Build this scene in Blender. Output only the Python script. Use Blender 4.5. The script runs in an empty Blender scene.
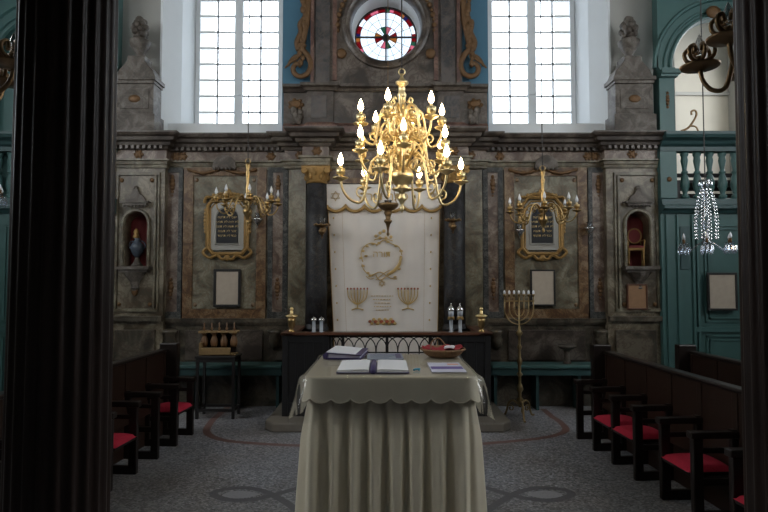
import bpy, bmesh, math, random
from mathutils import Vector, Matrix
R = random.Random(7)
PI = math.pi
scene = bpy.context.scene
col = scene.collection

# ---------------------------------------------------------------- camera
F = 560.0
TH = math.atan(24 / F)
EYE = 1.75
cam = bpy.data.cameras.new('camera'); cam.sensor_width = 36; cam.lens = F / 768 * 36
co = bpy.data.objects.new('camera', cam); col.objects.link(co)
co.location = (0, 0, EYE); co.rotation_euler = (PI / 2 + TH, 0, 0)
cam.clip_start = .05; cam.clip_end = 200
scene.camera = co

def P(px, py, d):
    "point of the place seen at this spot of the photograph, d metres ahead of the lens"
    u = (px - 384) / F; v = (256 - py) / F
    t = d / (math.cos(TH) - v * math.sin(TH))
    return Vector((u * t, d, EYE + t * (math.sin(TH) + v * math.cos(TH))))
def G(px, py):
    "point of the floor seen there"
    u = (px - 384) / F; v = (256 - py) / F
    dz = math.sin(TH) + v * math.cos(TH)
    t = -EYE / dz
    return Vector((u * t, t * (math.cos(TH) - v * math.sin(TH)), 0))

# ---------------------------------------------------------------- materials
def nt(name):
    m = bpy.data.materials.new(name); m.use_nodes = True
    t = m.node_tree; t.nodes.clear()
    out = t.nodes.new('ShaderNodeOutputMaterial')
    return m, t, out
def mat(name, c, rough=.5, metal=0, var=.15, scale=8, bump=0, bscale=40, coat=0, spec=.5):
    m, t, out = nt(name)
    b = t.nodes.new('ShaderNodeBsdfPrincipled')
    b.inputs['Roughness'].default_value = rough; b.inputs['Metallic'].default_value = metal
    b.inputs['Coat Weight'].default_value = coat
    b.inputs['Specular IOR Level'].default_value = spec
    tc = t.nodes.new('ShaderNodeTexCoord')
    n = t.nodes.new('ShaderNodeTexNoise'); n.inputs['Scale'].default_value = scale; n.inputs['Detail'].default_value = 4
    t.links.new(tc.outputs['Object'], n.inputs['Vector'])
    mx = t.nodes.new('ShaderNodeMix'); mx.data_type = 'RGBA'
    mx.inputs['A'].default_value = [max(0, x * (1 - var)) for x in c] + [1]
    mx.inputs['B'].default_value = [min(1, x * (1 + var)) for x in c] + [1]
    t.links.new(n.outputs['Fac'], mx.inputs['Factor'])
    t.links.new(mx.outputs['Result'], b.inputs['Base Color'])
    if bump:
        n2 = t.nodes.new('ShaderNodeTexNoise'); n2.inputs['Scale'].default_value = bscale
        t.links.new(tc.outputs['Object'], n2.inputs['Vector'])
        bp = t.nodes.new('ShaderNodeBump'); bp.inputs['Strength'].default_value = bump; bp.inputs['Distance'].default_value = .01
        t.links.new(n2.outputs['Fac'], bp.inputs['Height']); t.links.new(bp.outputs['Normal'], b.inputs['Normal'])
    t.links.new(b.outputs[0], out.inputs[0])
    return m
def marble(name, stops, vein, scale=1.6, rough=.35, veinw=.06):
    "stops: colours of the clouds; vein: colour of the veins"
    m, t, out = nt(name)
    b = t.nodes.new('ShaderNodeBsdfPrincipled'); b.inputs['Roughness'].default_value = rough
    tc = t.nodes.new('ShaderNodeTexCoord')
    n = t.nodes.new('ShaderNodeTexNoise'); n.inputs['Scale'].default_value = scale; n.inputs['Detail'].default_value = 7
    n.inputs['Roughness'].default_value = .62; n.inputs['Distortion'].default_value = .9
    t.links.new(tc.outputs['Object'], n.inputs['Vector'])
    r = t.nodes.new('ShaderNodeValToRGB'); e = r.color_ramp.elements
    k = len(stops)
    for i, c in enumerate(stops):
        pos = .41 + .18 * i / max(1, k - 1)
        if i < 2: el = e[i]; el.position = pos
        else: el = e.new(pos)
        el.color = list(c) + [1]
    t.links.new(n.outputs['Fac'], r.inputs[0])
    n2 = t.nodes.new('ShaderNodeTexNoise'); n2.inputs['Scale'].default_value = scale * 2.2; n2.inputs['Detail'].default_value = 5
    n2.inputs['Distortion'].default_value = 1.6
    t.links.new(tc.outputs['Object'], n2.inputs['Vector'])
    sb = t.nodes.new('ShaderNodeMath'); sb.operation = 'SUBTRACT'; sb.inputs[1].default_value = .5
    ab = t.nodes.new('ShaderNodeMath'); ab.operation = 'ABSOLUTE'
    t.links.new(n2.outputs['Fac'], sb.inputs[0]); t.links.new(sb.outputs[0], ab.inputs[0])
    mr = t.nodes.new('ShaderNodeMapRange'); mr.inputs['From Max'].default_value = veinw; mr.inputs['To Min'].default_value = .65; mr.inputs['To Max'].default_value = 0
    t.links.new(ab.outputs[0], mr.inputs['Value'])
    mx = t.nodes.new('ShaderNodeMix'); mx.data_type = 'RGBA'; mx.inputs['B'].default_value = list(vein) + [1]
    t.links.new(mr.outputs[0], mx.inputs['Factor']); t.links.new(r.outputs[0], mx.inputs['A'])
    t.links.new(mx.outputs['Result'], b.inputs['Base Color']); t.links.new(b.outputs[0], out.inputs[0])
    return m
def emis(name, c, s):
    m, t, out = nt(name)
    e = t.nodes.new('ShaderNodeEmission'); e.inputs[0].default_value = list(c) + [1]; e.inputs[1].default_value = s
    t.links.new(e.outputs[0], out.inputs[0]); return m
def clear(name, tint, gloss=.08, rough=.05, fres=True):
    "thin clear sheet: light passes straight, glancing reflections on top"
    m, t, out = nt(name)
    a = t.nodes.new('ShaderNodeBsdfTransparent'); a.inputs[0].default_value = list(tint) + [1]
    g = t.nodes.new('ShaderNodeBsdfGlossy'); g.inputs['Roughness'].default_value = rough
    mx = t.nodes.new('ShaderNodeMixShader'); mx.inputs[0].default_value = gloss
    if fres:
        l = t.nodes.new('ShaderNodeLayerWeight'); l.inputs[0].default_value = .25
        ma = t.nodes.new('ShaderNodeMath'); ma.operation = 'MULTIPLY_ADD'; ma.inputs[1].default_value = .5; ma.inputs[2].default_value = gloss
        t.links.new(l.outputs['Fresnel'], ma.inputs[0]); t.links.new(ma.outputs[0], mx.inputs[0])
    t.links.new(a.outputs[0], mx.inputs[1]); t.links.new(g.outputs[0], mx.inputs[2]); t.links.new(mx.outputs[0], out.inputs[0])
    return m

M = {}
M['marble'] = marble('grey_brown_marble', [(.05,.038,.022),(.125,.106,.072),(.225,.195,.142)], (.07,.043,.022), 2.6)
M['panel'] = marble('grey_panel_marble', [(.070,.06,.038),(.155,.142,.10),(.235,.215,.158)], (.13,.09,.05), 3.2)
M['rose'] = marble('rose_marble', [(.07,.044,.032),(.155,.118,.09),(.25,.20,.163)], (.09,.045,.03), 4)
M['brown'] = marble('ochre_marble', [(.075,.036,.015),(.155,.088,.038),(.22,.15,.085)], (.05,.022,.012), 6)
M['navy'] = marble('dark_marble', [(.006,.007,.007),(.014,.016,.016),(.075,.075,.068)], (.12,.12,.11), 11, .55, .04)
M['black_marble'] = marble('black_marble', [(.004,.005,.007),(.009,.010,.013),(.03,.032,.038)], (.07,.05,.035), 5, .55, .03)
M['corn'] = marble('cornice_marble', [(.04,.031,.025),(.075,.06,.048),(.115,.098,.08)], (.03,.02,.017), 2.5)
M['dado'] = marble('dado_marble', [(.024,.021,.014),(.06,.053,.038),(.115,.097,.07)], (.05,.03,.02), 3)
M['attic'] = marble('attic_marble', [(.035,.028,.023),(.085,.07,.058),(.15,.125,.105)], (.05,.03,.02), 2.4)
M['attic_dark'] = marble('attic_dark_marble', [(.03,.03,.033),(.06,.055,.055),(.10,.09,.085)], (.12,.09,.07), 4)
M['red_marble'] = marble('red_marble', [(.08,.04,.03),(.15,.08,.06),(.2,.12,.09)], (.05,.03,.03), 4)
M['stucco'] = marble('stone_stucco', [(.045,.036,.028),(.092,.08,.066),(.155,.137,.118)], (.09,.065,.05), 5, .6)
M['step'] = mat('step_stone', (.17,.15,.125), .55, 0, .2, 6, .2, 30)
M['plaster'] = mat('grey_plaster', (.38,.375,.35), .8, 0, .08, 3, .1, 20)
M['gallery_plaster'] = mat('cream_plaster', (.52,.49,.42), .8, 0, .08, 3)
M['railing'] = mat('dark_iron_grey', (.014,.014,.0155), .4, .1, .4, 12)
M['reveal'] = mat('white_plaster', (.72,.75,.77), .75, 0, .05, 4)
M['blue'] = mat('blue_paint', (.06,.165,.25), .7, 0, .18, 3)
M['green'] = mat('green_paint', (.045,.112,.107), .45, 0, .15, 5)
M['green_dark'] = mat('dark_green_paint', (.026,.068,.07), .45, 0, .15, 5)
M['white_paint'] = mat('white_paint', (.75,.78,.80), .5, 0, .04)
M['gild'] = mat('old_gilding', (.30,.18,.06), .45, .45, .4, 25, .5, 60)
M['gild_dull'] = mat('worn_gilding', (.13,.068,.026), .55, .25, .45, 25, .5, 60)
M['brass'] = mat('polished_brass', (.93,.72,.38), .36, 1, .12, 20)
M['brass_dim'] = mat('tarnished_brass', (.42,.29,.13), .32, 1, .3, 30)
M['bronze'] = mat('dark_bronze', (.22,.14,.07), .38, .85, .35, 30)
M['silver'] = mat('silver', (.72,.72,.72), .25, 1, .1, 20)
M['iron'] = mat('black_iron', (.022,.02,.02), .45, .3, .2)
M['cable'] = mat('black_cable', (.02,.018,.018), .6)
M['dark_wood'] = mat('dark_wood', (.012,.008,.007), .32, 0, .5, 9, 0, 40, 0, .35)
M['bench_wood'] = mat('brown_wood', (.022,.011,.0075), .35, 0, .5, 7, 0, 40, 0, .4)
M['rail_wood'] = mat('rail_wood', (.10,.040,.022), .3, 0, .35, 9)
M['pillar'] = mat('pillar_paint', (.042,.026,.021), .40, 0, .6, 3, .15, 30, 0, .28)
M['black_frame'] = mat('black_frame', (.018,.017,.016), .4)
M['paper'] = mat('paper', (.80,.80,.83), .8, 0, .03)
M['old_paper'] = mat('old_paper', (.42,.36,.29), .85, 0, .15, 14)
M['tan_paper'] = mat('tan_wood_paper', (.27,.15,.075), .7, 0, .2, 14)
M['slate'] = mat('black_tablet', (.006,.007,.010), .65)
M['tablet_white'] = mat('white_marble', (.33,.32,.29), .4, 0, .12, 10)
M['niche_red'] = mat('niche_red', (.17,.022,.022), .8, 0, .2, 6)
M['cushion'] = mat('red_velvet', (.44,.012,.042), .85, 0, .25, 30, .3, 90)
M['seat_red'] = mat('dark_red_velvet', (.15,.02,.022), .85, 0, .2, 30)
M['linen'] = mat('cream_satin', (.72,.65,.50), .38, 0, .06, 10)
M['curtain'] = mat('white_satin', (.72,.68,.64), .5, 0, .04, 6)
M['thread'] = mat('gold_thread', (.55,.39,.16), .5, .1, .25, 60)
M['thread_red'] = mat('red_thread', (.32,.07,.03), .6, 0, .2, 60)
M['fringe'] = mat('gold_fringe', (.36,.22,.07), .6, .1, .3, 80)
M['purple'] = mat('purple_cover', (.055,.04,.13), .45)
M['purple_lt'] = mat('purple_print', (.13,.09,.32), .6)
M['bluegrey'] = mat('bluegrey_print', (.26,.31,.37), .5, 0, .35, 60)
M['orange'] = mat('orange_print', (.75,.38,.25), .6)
M['lilac'] = mat('pale_lilac_print', (.62,.62,.74), .6)
M['cyan'] = mat('cyan_plastic', (.05,.38,.58), .3)
M['wicker'] = mat('wicker', (.24,.13,.065), .6, 0, .4, 40, .8, 60)
M['redcloth'] = mat('red_cloth', (.30,.02,.03), .8, 0, .2, 20)
M['candle'] = mat('candle_tube', (.62,.50,.28), .4)
M['bulb_off'] = mat('frosted_bulb', (.80,.83,.88), .25, 0, .02)
M['bulb_clear'] = clear('clear_bulb_glass', (.95,.96,.98), .5, .04)
M['crystal'] = clear('crystal', (.84,.88,.93), .2, .08)
M['rose_glass'] = clear('old_milky_pane', (.52,.55,.58), .03, .02)
M['menorah'] = mat('dull_brass', (.30,.22,.11), .36, .8, .35, 30)
M['glass'] = clear('pane', (.97,.98,.99), .03, .02)
M['rain'] = clear('plastic_sheet', (.98,.985,.99), .05, .06)
M['bulb'] = emis('lit_bulb', (1, .74, .42), 34)
M['lead'] = mat('window_lead', (.02,.02,.022), .6)
for k, c in dict(red=(.20,.012,.03), blue=(.035,.045,.14), green=(.05,.14,.10), amber=(.28,.16,.07), pink=(.40,.18,.22)).items():
    M['g_' + k] = clear('stained_' + k, c, .03, .1)
M['blue_white'] = mat('glazed_faience', (.06,.075,.10), .25, 0, .5, 30)

def terrazzo():
    m, t, out = nt('terrazzo')
    b = t.nodes.new('ShaderNodeBsdfPrincipled'); b.inputs['Roughness'].default_value = .42
    tc = t.nodes.new('ShaderNodeTexCoord')
    v = t.nodes.new('ShaderNodeTexVoronoi'); v.inputs['Scale'].default_value = 62
    n = t.nodes.new('ShaderNodeTexNoise'); n.inputs['Scale'].default_value = 1.1; n.inputs['Detail'].default_value = 5
    for q in (v, n): t.links.new(tc.outputs['Object'], q.inputs['Vector'])
    r = t.nodes.new('ShaderNodeValToRGB'); e = r.color_ramp.elements
    e[0].position = .0; e[0].color = (.15,.15,.16,1); e[1].position = 1; e[1].color = (.50,.52,.59,1)
    e.new(.45).color = (.27,.28,.315,1); e.new(.75).color = (.36,.36,.38,1)
    sp = t.nodes.new('ShaderNodeSeparateColor'); t.links.new(v.outputs['Color'], sp.inputs[0]); t.links.new(sp.outputs[0], r.inputs[0])
    mx = t.nodes.new('ShaderNodeMix'); mx.data_type = 'RGBA'; mx.blend_type = 'MULTIPLY'; mx.inputs['Factor'].default_value = .8
    r2 = t.nodes.new('ShaderNodeValToRGB'); r2.color_ramp.elements[0].color = (.62,.55,.47,1); r2.color_ramp.elements[1].color = (1,1,1,1)
    r2.color_ramp.elements[0].position = .3; r2.color_ramp.elements[1].position = .62
    t.links.new(n.outputs['Fac'], r2.inputs[0]); t.links.new(r.outputs[0], mx.inputs['A']); t.links.new(r2.outputs[0], mx.inputs['B'])
    t.links.new(mx.outputs['Result'], b.inputs['Base Color']); t.links.new(b.outputs[0], out.inputs[0])
    return m
M['floor'] = terrazzo()
M['inlay_red'] = mat('red_inlay', (.21,.12,.105), .45, 0, .25, 60)
M['inlay_grey'] = mat('grey_inlay', (.15,.15,.165), .45, 0, .25, 60)
M['inlay_light'] = mat('light_inlay', (.36,.36,.39), .45, 0, .25, 60)

# ---------------------------------------------------------------- mesh builder
class MB:
    def __init__(s): s.v = []; s.f = []; s.m = []; s.mi = 0
    def add(s, vs, fs):
        o = len(s.v); s.v += [tuple(v) for v in vs]
        for f in fs: s.f.append([o + i for i in f]); s.m.append(s.mi)
        return s
    def box(s, x0, x1, y0, y1, z0, z1, M4=None):
        vs = [Vector((x, y, z)) for x in (x0, x1) for y in (y0, y1) for z in (z0, z1)]
        if M4: vs = [M4 @ v for v in vs]
        return s.add(vs, [(0,1,3,2),(4,6,7,5),(0,4,5,1),(2,3,7,6),(0,2,6,4),(1,5,7,3)])
    def prism(s, pts, axis, a, b, M4=None):
        "outline pts (two coords) pushed along axis from a to b"
        def mk(p, t):
            v = {'x': (t, p[0], p[1]), 'y': (p[0], t, p[1]), 'z': (p[0], p[1], t)}[axis]
            return M4 @ Vector(v) if M4 else Vector(v)
        n = len(pts)
        vs = [mk(p, a) for p in pts] + [mk(p, b) for p in pts]
        fs = [tuple(range(n - 1, -1, -1)), tuple(range(n, 2 * n))] + [(i, (i + 1) % n, n + (i + 1) % n, n + i) for i in range(n)]
        return s.add(vs, fs)
    def lathe(s, prof, c=(0, 0, 0), seg=16, axis='z', M4=None, caps=True):
        "prof: (radius, height)"
        c = Vector(c); vs = []; fs = []
        for r, h in prof:
            for k in range(seg):
                a = 2 * PI * k / seg; u, w = r * math.cos(a), r * math.sin(a)
                p = Vector((u, w, h)) if axis == 'z' else (Vector((u, h, w)) if axis == 'y' else Vector((h, u, w)))
                p = c + p
                vs.append(M4 @ p if M4 else p)
        n = len(prof)
        for i in range(n - 1):
            for k in range(seg):
                k2 = (k + 1) % seg
                fs.append((i * seg + k, i * seg + k2, (i + 1) * seg + k2, (i + 1) * seg + k))
        if caps and prof[0][0] > 1e-4: fs.append(tuple(range(seg - 1, -1, -1)))
        if caps and prof[-1][0] > 1e-4: fs.append(tuple((n - 1) * seg + k for k in range(seg)))
        return s.add(vs, fs)
    def tube(s, pts, r, seg=8, flat=None, cyc=False):
        "sweep a circle along pts; r number or list; flat=(axis index, factor) squashes"
        pts = [Vector(p) for p in pts]; n = len(pts)
        rr = r if isinstance(r, (list, tuple)) else [r] * n
        vs = []; fs = []; prev = None
        for i, p in enumerate(pts):
            if cyc: t = pts[(i + 1) % n] - pts[i - 1]
            else: t = pts[min(i + 1, n - 1)] - pts[max(i - 1, 0)]
            if t.length < 1e-9: t = Vector((0, 0, 1))
            t.normalize()
            if prev is None:
                up = Vector((0, 0, 1)) if abs(t.z) < .9 else Vector((0, 1, 0))
                a = t.cross(up).normalized()
            else:
                a = (prev - t * prev.dot(t))
                a = a.normalized() if a.length > 1e-6 else t.orthogonal().normalized()
            prev = a; b = t.cross(a)
            for k in range(seg):
                q = 2 * PI * k / seg
                o = (a * math.cos(q) + b * math.sin(q)) * rr[i]
                if flat: o[flat[0]] *= flat[1]
                vs.append(p + o)
        m = n if cyc else n - 1
        for i in range(m):
            j = (i + 1) % n
            for k in range(seg):
                k2 = (k + 1) % seg
                fs.append((i * seg + k, i * seg + k2, j * seg + k2, j * seg + k))
        if not cyc: fs += [tuple(range(seg - 1, -1, -1)), tuple((n - 1) * seg + k for k in range(seg))]
        return s.add(vs, fs)
    def ball(s, c, r, seg=10, sq=(1, 1, 1)):
        n = 7; vs = []
        prof = [(max(1e-5, math.sin(PI * i / (n - 1))), -math.cos(PI * i / (n - 1))) for i in range(n)]
        M4 = Matrix.Translation(Vector(c)) @ Matrix.Diagonal((r * sq[0], r * sq[1], r * sq[2], 1))
        return s.lathe(prof, (0, 0, 0), seg, 'z', M4)
    def grid(s, fn, nu, nv, cyc=False):
        vs = [fn(i / nu if cyc else i / nu, j / nv) for j in range(nv + 1) for i in range(nu + (0 if cyc else 1))]
        w = nu if cyc else nu + 1; fs = []
        for j in range(nv):
            for i in range(nu):
                i2 = (i + 1) % w
                fs.append((j * w + i, j * w + i2, (j + 1) * w + i2, (j + 1) * w + i))
        return s.add(vs, fs)
    def sweep(s, prof, path, closed=True):
        "prof: (out, z) ring; path: (x, y) seen from the camera side, left to right"
        path = [Vector((p[0], p[1])) for p in path]; n = len(path); nrm = []
        for i in range(n):
            ns = []
            if i > 0: d = (path[i] - path[i - 1]).normalized(); ns.append(Vector((d.y, -d.x)))
            if i < n - 1: d = (path[i + 1] - path[i]).normalized(); ns.append(Vector((d.y, -d.x)))
            m = sum(ns, Vector((0, 0)))
            m.normalize()
            nrm.append(m / max(.3, m.dot(ns[0])))
        k = len(prof)
        vs = [(p.x + q.x * o, p.y + q.y * o, z) for p, q in zip(path, nrm) for o, z in prof]
        fs = [(i * k + j, i * k + (j + 1) % k, (i + 1) * k + (j + 1) % k, (i + 1) * k + j) for i in range(n - 1) for j in range(k)]
        fs += [tuple(range(k)), tuple((n - 1) * k + j for j in range(k - 1, -1, -1))]
        return s.add(vs, fs)
    def build(s, name, m, parent=None, smooth=False, bevel=0, solid=0, sub=0):
        me = bpy.data.meshes.new(name); me.from_pydata(s.v, [], s.f)
        ms = m if isinstance(m, (list, tuple)) else [m]
        for q in ms: me.materials.append(M[q] if isinstance(q, str) else q)
        for p, k in zip(me.polygons, s.m): p.material_index = k
        bm = bmesh.new(); bm.from_mesh(me); bmesh.ops.recalc_face_normals(bm, faces=bm.faces); bm.to_mesh(me); bm.free()
        if smooth:
            me.polygons.foreach_set('use_smooth', [True] * len(me.polygons))
        o = bpy.data.objects.new(name, me); col.objects.link(o)
        if smooth == 'auto' :
            e = o.modifiers.new('edges', 'EDGE_SPLIT'); e.split_angle = math.radians(40)
        if solid:
            q = o.modifiers.new('thick', 'SOLIDIFY'); q.thickness = solid; q.offset = 0
        if sub:
            q = o.modifiers.new('sub', 'SUBSURF'); q.levels = sub; q.render_levels = sub
        if bevel:
            q = o.modifiers.new('bevel', 'BEVEL'); q.width = bevel; q.segments = 2; q.limit_method = 'ANGLE'
        if parent is not None: o.parent = parent
        return o

def thing(name, label, cat, loc=(0, 0, 0), rz=0, group=None):
    o = bpy.data.objects.new(name, None); col.objects.link(o); o.empty_display_size = .1
    o.location = loc; o.rotation_euler = (0, 0, rz)
    return tag(o, label, cat, group)
def tag(o, label, cat, group=None):
    o['label'] = label; o['category'] = cat
    if group: o['group'] = group
    return o
def struct(o):
    o['kind'] = 'structure'; return o
TR = [0]
def trim(mb, m, **k):
    TR[0] += 1
    return struct(mb.build('trim_%d' % TR[0], m, **k))
def put(o, loc, rz=0):
    "shift a finished mesh object's origin to its base without moving it"
    return o
def copy_thing(t, label, loc, rz=None, group=None):
    r = t.copy(); col.objects.link(r); r['label'] = label; r.location = loc
    if rz is not None: r.rotation_euler = (0, 0, rz)
    if group: r['group'] = group
    for ch in t.children:
        c = ch.copy(); col.objects.link(c); c.parent = r
        for g in ch.children:
            d = g.copy(); col.objects.link(d); d.parent = c
    return r
def spline(pts, n=6, cyc=False):
    pts = [Vector(p) for p in pts]; out = []; k = len(pts)
    for i in range(k if cyc else k - 1):
        g = (lambda j: pts[j % k]) if cyc else (lambda j: pts[max(0, min(k - 1, j))])
        a, b, c, d = g(i - 1), g(i), g(i + 1), g(i + 2)
        for q in range(n):
            t = q / n
            out.append(.5 * ((2 * b) + (c - a) * t + (2 * a - 5 * b + 4 * c - d) * t * t + (3 * b - a - 3 * c + d) * t ** 3))
    if not cyc: out.append(pts[-1])
    return out
def text(body, size, m, parent, loc, name='lettering', align='CENTER', depth=.0006):
    c = bpy.data.curves.new(name, 'FONT'); c.body = body; c.size = size; c.align_x = align; c.extrude = depth; c.resolution_u = 2
    t = bpy.data.objects.new('tmp', c); col.objects.link(t)
    bpy.context.view_layer.update()
    me = bpy.data.meshes.new_from_object(t.evaluated_get(bpy.context.evaluated_depsgraph_get()))
    bpy.data.objects.remove(t); bpy.data.curves.remove(c)
    rot = Matrix.Rotation(PI / 2, 4, 'X')
    me.transform(Matrix.Translation(Vector(loc)) @ rot)
    me.materials.clear(); me.materials.append(M[m])
    o = bpy.data.objects.new(name, me); col.objects.link(o); o.parent = parent
    return o
# ================================================================ the room
CX = .02                      # axis of the wall
def mirror(fn):
    for s in (-1, 1): fn(s)
def bx(mb, s, h0, h1, y0, y1, z0, z1):
    "box at distance h0..h1 from the wall axis, on side s"
    a, b = sorted((CX + s * h0, CX + s * h1)); return mb.box(a, b, y0, y1, z0, z1)

HW = 6.6
struct(MB().box(-HW - .3, HW + .3, -3.8, 10.9, -.2, 0).build('floor', 'floor'))
struct(MB().box(-HW - .3, HW + .3, -3.8, 10.9, 7.4, 7.6).build('ceiling', 'plaster'))
# the side walls have tall windows to the open air beside the viewer and further in
def side(s, name):
    mb = MB(); x0, x1 = sorted((s * HW, s * (HW + .3)))
    ys = [-3.8, 0.6, 2.2, 3.6, 5.2, 8.6, 10.0, 10.9]
    for i in range(7):
        if i % 2 == 1:
            mb.box(x0, x1, ys[i], ys[i + 1], 0, 3.0 if i < 5 else 3.6); mb.box(x0, x1, ys[i], ys[i + 1], 6.4, 7.4)
        else: mb.box(x0, x1, ys[i], ys[i + 1], 0, 7.4)
    struct(mb.build(name, 'plaster'))
side(-1, 'wall_left'); side(1, 'wall_right')
mb = MB()
xs = [-HW, -3.4, -1.8, -.9, .9, 1.8, 3.4, HW]
for i in range(7):
    if i in (1, 5): mb.box(xs[i], xs[i + 1], -3.8, -3.5, 0, 4); mb.box(xs[i], xs[i + 1], -3.8, -3.5, 6.6, 7.4)
    else: mb.box(xs[i], xs[i + 1], -3.8, -3.5, 0, 7.4)
struct(mb.build('wall_rear', 'plaster'))
# the tribune the viewer stands under, carried by the dark columns
struct(MB().box(-HW, HW, -3.5, 2.1, 3.35, 3.6).build('trim_tribune', 'green_dark'))

# ---- end wall, lower part
mb = MB().box(CX - 3.14, CX + 3.14, 8.03, 8.25, 0, 3.75)
struct(mb.build('wall_back', 'marble'))
# ledge behind the cornice up to the window sills
trim(MB().box(CX - 4, CX + 4, 7.9, 8.25, 3.75, 3.84), 'corn')
for s in (-1, 1):
    a, b = sorted((CX + s * 1.49, CX + s * 3.35)); trim(MB().box(a, b, 8.25, 8.93, 3.6, 4.08), 'reveal')
# piers with an arched niche
Z = lambda py, d=8.03: P(384, py, d).z
def plate_arch(x0, x1, z0, z1, cx, hw, zb, zs, y0, y1, seg=14):
    mb = MB()
    mb.box(x0, cx - hw, y0, y1, z0, z1); mb.box(cx + hw, x1, y0, y1, z0, z1)
    if zb > z0: mb.box(cx - hw, cx + hw, y0, y1, z0, zb)
    ps = [(cx - hw * math.cos(PI * i / seg), zs + hw * math.sin(PI * i / seg)) for i in range(seg + 1)]
    for a, b in zip(ps, ps[1:]): mb.prism([a, b, (b[0], z1), (a[0], z1)], 'y', y0, y1)
    return mb
NZB, NZT, NHW = Z(266, 7.9), Z(212, 7.9), .158
NX = {-1: P(136, 240, 7.9).x, 1: P(638, 240, 7.9).x}
def pier(s):
    a, b = sorted((CX + s * 3.13, CX + s * 3.89)); nx = NX[s]
    struct(plate_arch(a, b, 0, 3.75, nx, NHW, NZB, NZT - NHW, 7.9, 8.22).build('wall_back_pier', 'marble'))
    # red half-round niche
    def nf(u, v):
        an = PI * u; return (nx - math.cos(an) * (NHW + .012), 8.03 + math.sin(an) * .16, NZB - .05 + v * (NZT - NZB + .1))
    nb = MB().grid(nf, 12, 1); nb.box(nx - .17, nx + .17, 7.95, 8.2, NZT + .02, NZT + .05); nb.box(nx - .165, nx + .165, 8.19, 8.21, NZB - .05, NZT + .05)
    trim(nb, 'niche_red')
    # niche border, sill and corbel
    ring = [(nx - NHW - .025, 7.885, NZB)] + [(nx - (NHW + .025) * math.cos(PI * i / 14), 7.885, NZT - NHW + (NHW + .025) * math.sin(PI * i / 14)) for i in range(15)] + [(nx + NHW + .025, 7.885, NZB)]
    trim(MB().tube(ring, .025, 6), 'panel')
    mb = MB().box(nx - .24, nx + .24, 7.76, 7.9, NZB - .05, NZB - .005).box(nx - .2, nx + .2, 7.8, 7.9, NZB - .09, NZB - .05)
    mb.lathe([(.15, 0), (.12, -.06), (.07, -.13), (.05, -.2), (.06, -.22), (.02, -.28)], (nx, 7.9, NZB - .09), 14)
    trim(mb, 'stucco')
    # raised panel frames round the niche
    z0, z1 = Z(310, 7.9), Z(174, 7.9)
    mb = MB()
    for g, w in ((.27, .03), (.32, .02)):
        for q in (-1, 1): mb.box(nx + q * g - w / 2, nx + q * g + w / 2, 7.875, 7.9, z0, z1)
    mb.box(nx - .33, nx + .33, 7.87, 7.9, z1 - .02, z1 + .025); mb.box(nx - .33, nx + .33, 7.87, 7.9, z0 - .02, z0 + .02)
    trim(mb, 'panel')
    # canopy above the niche, like a stone hat with tassels
    zc = Z(206, 7.9)
    mb = MB().box(nx - .17, nx + .17, 7.82, 7.9, zc, zc + .035).box(nx - .2, nx + .2, 7.80, 7.9, zc + .035, zc + .06)
    mb.prism([(nx - .15, zc + .06), (nx + .15, zc + .06), (nx + .11, zc + .13), (nx + .06, zc + .16), (nx + .03, zc + .23), (nx - .03, zc + .23), (nx - .06, zc + .16), (nx - .11, zc + .13)], 'y', 7.84, 7.9)
    for i in range(7): mb.ball((nx - .15 + .05 * i, 7.83, zc - .012), .014, 6)
    mb.ball((nx, 7.87, zc + .25), .035, 8)
    trim(mb, 'stucco', smooth='auto')
    mb = MB()
    for q in (-1, 1): mb.ball((nx + q * .215, 7.885, z1 - .09), .032, 8, (1, .5, 1)); mb.ball((nx + q * .215, 7.885, z0 + .08), .03, 8, (1, .5, 1))
    mb.ball((nx, 7.885, z0 + .26), .045, 8, (1, .4, 1.4))
    trim(mb, 'gild_dull', smooth=True)
    # dado of the pier
    mb = MB().box(a, b, 7.84, 7.9, 0, .14).box(a, b, 7.83, 7.9, Z(321, 7.9), Z(316, 7.9)).box(a + .1, b - .1, 7.87, 7.9, .25, 1.05)
    trim(mb, 'dado')
mirror(pier)

# entablature following the breaks of the wall
half = [(-3.90, 7.9), (-3.13, 7.9), (-3.13, 8.03), (-1.42, 8.03), (-1.42, 7.95), (-1.13, 7.95), (-1.13, 7.70), (-.805, 7.70), (-.805, 7.98)]
ENT = [(CX + x, y) for x, y in half] + [(CX - x, y) for x, y in reversed(half)]
trim(MB().sweep([(0, 3.60), (.05, 3.60), (.06, 3.635), (.10, 3.65), (.11, 3.69), (.17, 3.705), (.18, 3.75), (.22, 3.765), (.24, 3.80), (.24, 3.82), (0, 3.84)], ENT), 'corn')
trim(MB().sweep([(0, 3.46), (.02, 3.46), (.02, 3.60), (0, 3.60)], ENT), 'rose')
trim(MB().sweep([(0, 3.34), (.025, 3.34), (.03, 3.38), (.04, 3.39), (.045, 3.43), (.07, 3.44), (.07, 3.46), (0, 3.46)], ENT), 'panel')
# dentils under the cornice
mb = MB()
for s in (-1, 1):
    for i in range(20): bx(mb, s, 1.44 + i * .08, 1.48 + i * .08, 7.93, 7.98, 3.60, 3.645)
    for i in range(9): bx(mb, s, 3.14 + i * .08, 3.18 + i * .08, 7.80, 7.86, 3.60, 3.645)
trim(mb, 'corn')
# gilt rosettes of the frieze
mb = MB()
for s in (-1, 1):
    for h, y in ((3.5, 7.87), (3.02, 8.0), (2.92, 8.0), (1.65, 8.0), (1.22, 7.92), (.95, 7.67)):
        mb.ball((CX + s * h, y, 3.53), .045, 8, (1.2, .4, 1))
        for k in range(6):
            a = k * PI / 3; mb.ball((CX + s * h + .05 * math.cos(a), y, 3.53 + .045 * math.sin(a)), .022, 6, (1, .5, 1))
trim(mb, 'gild_dull', smooth=True)

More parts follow.
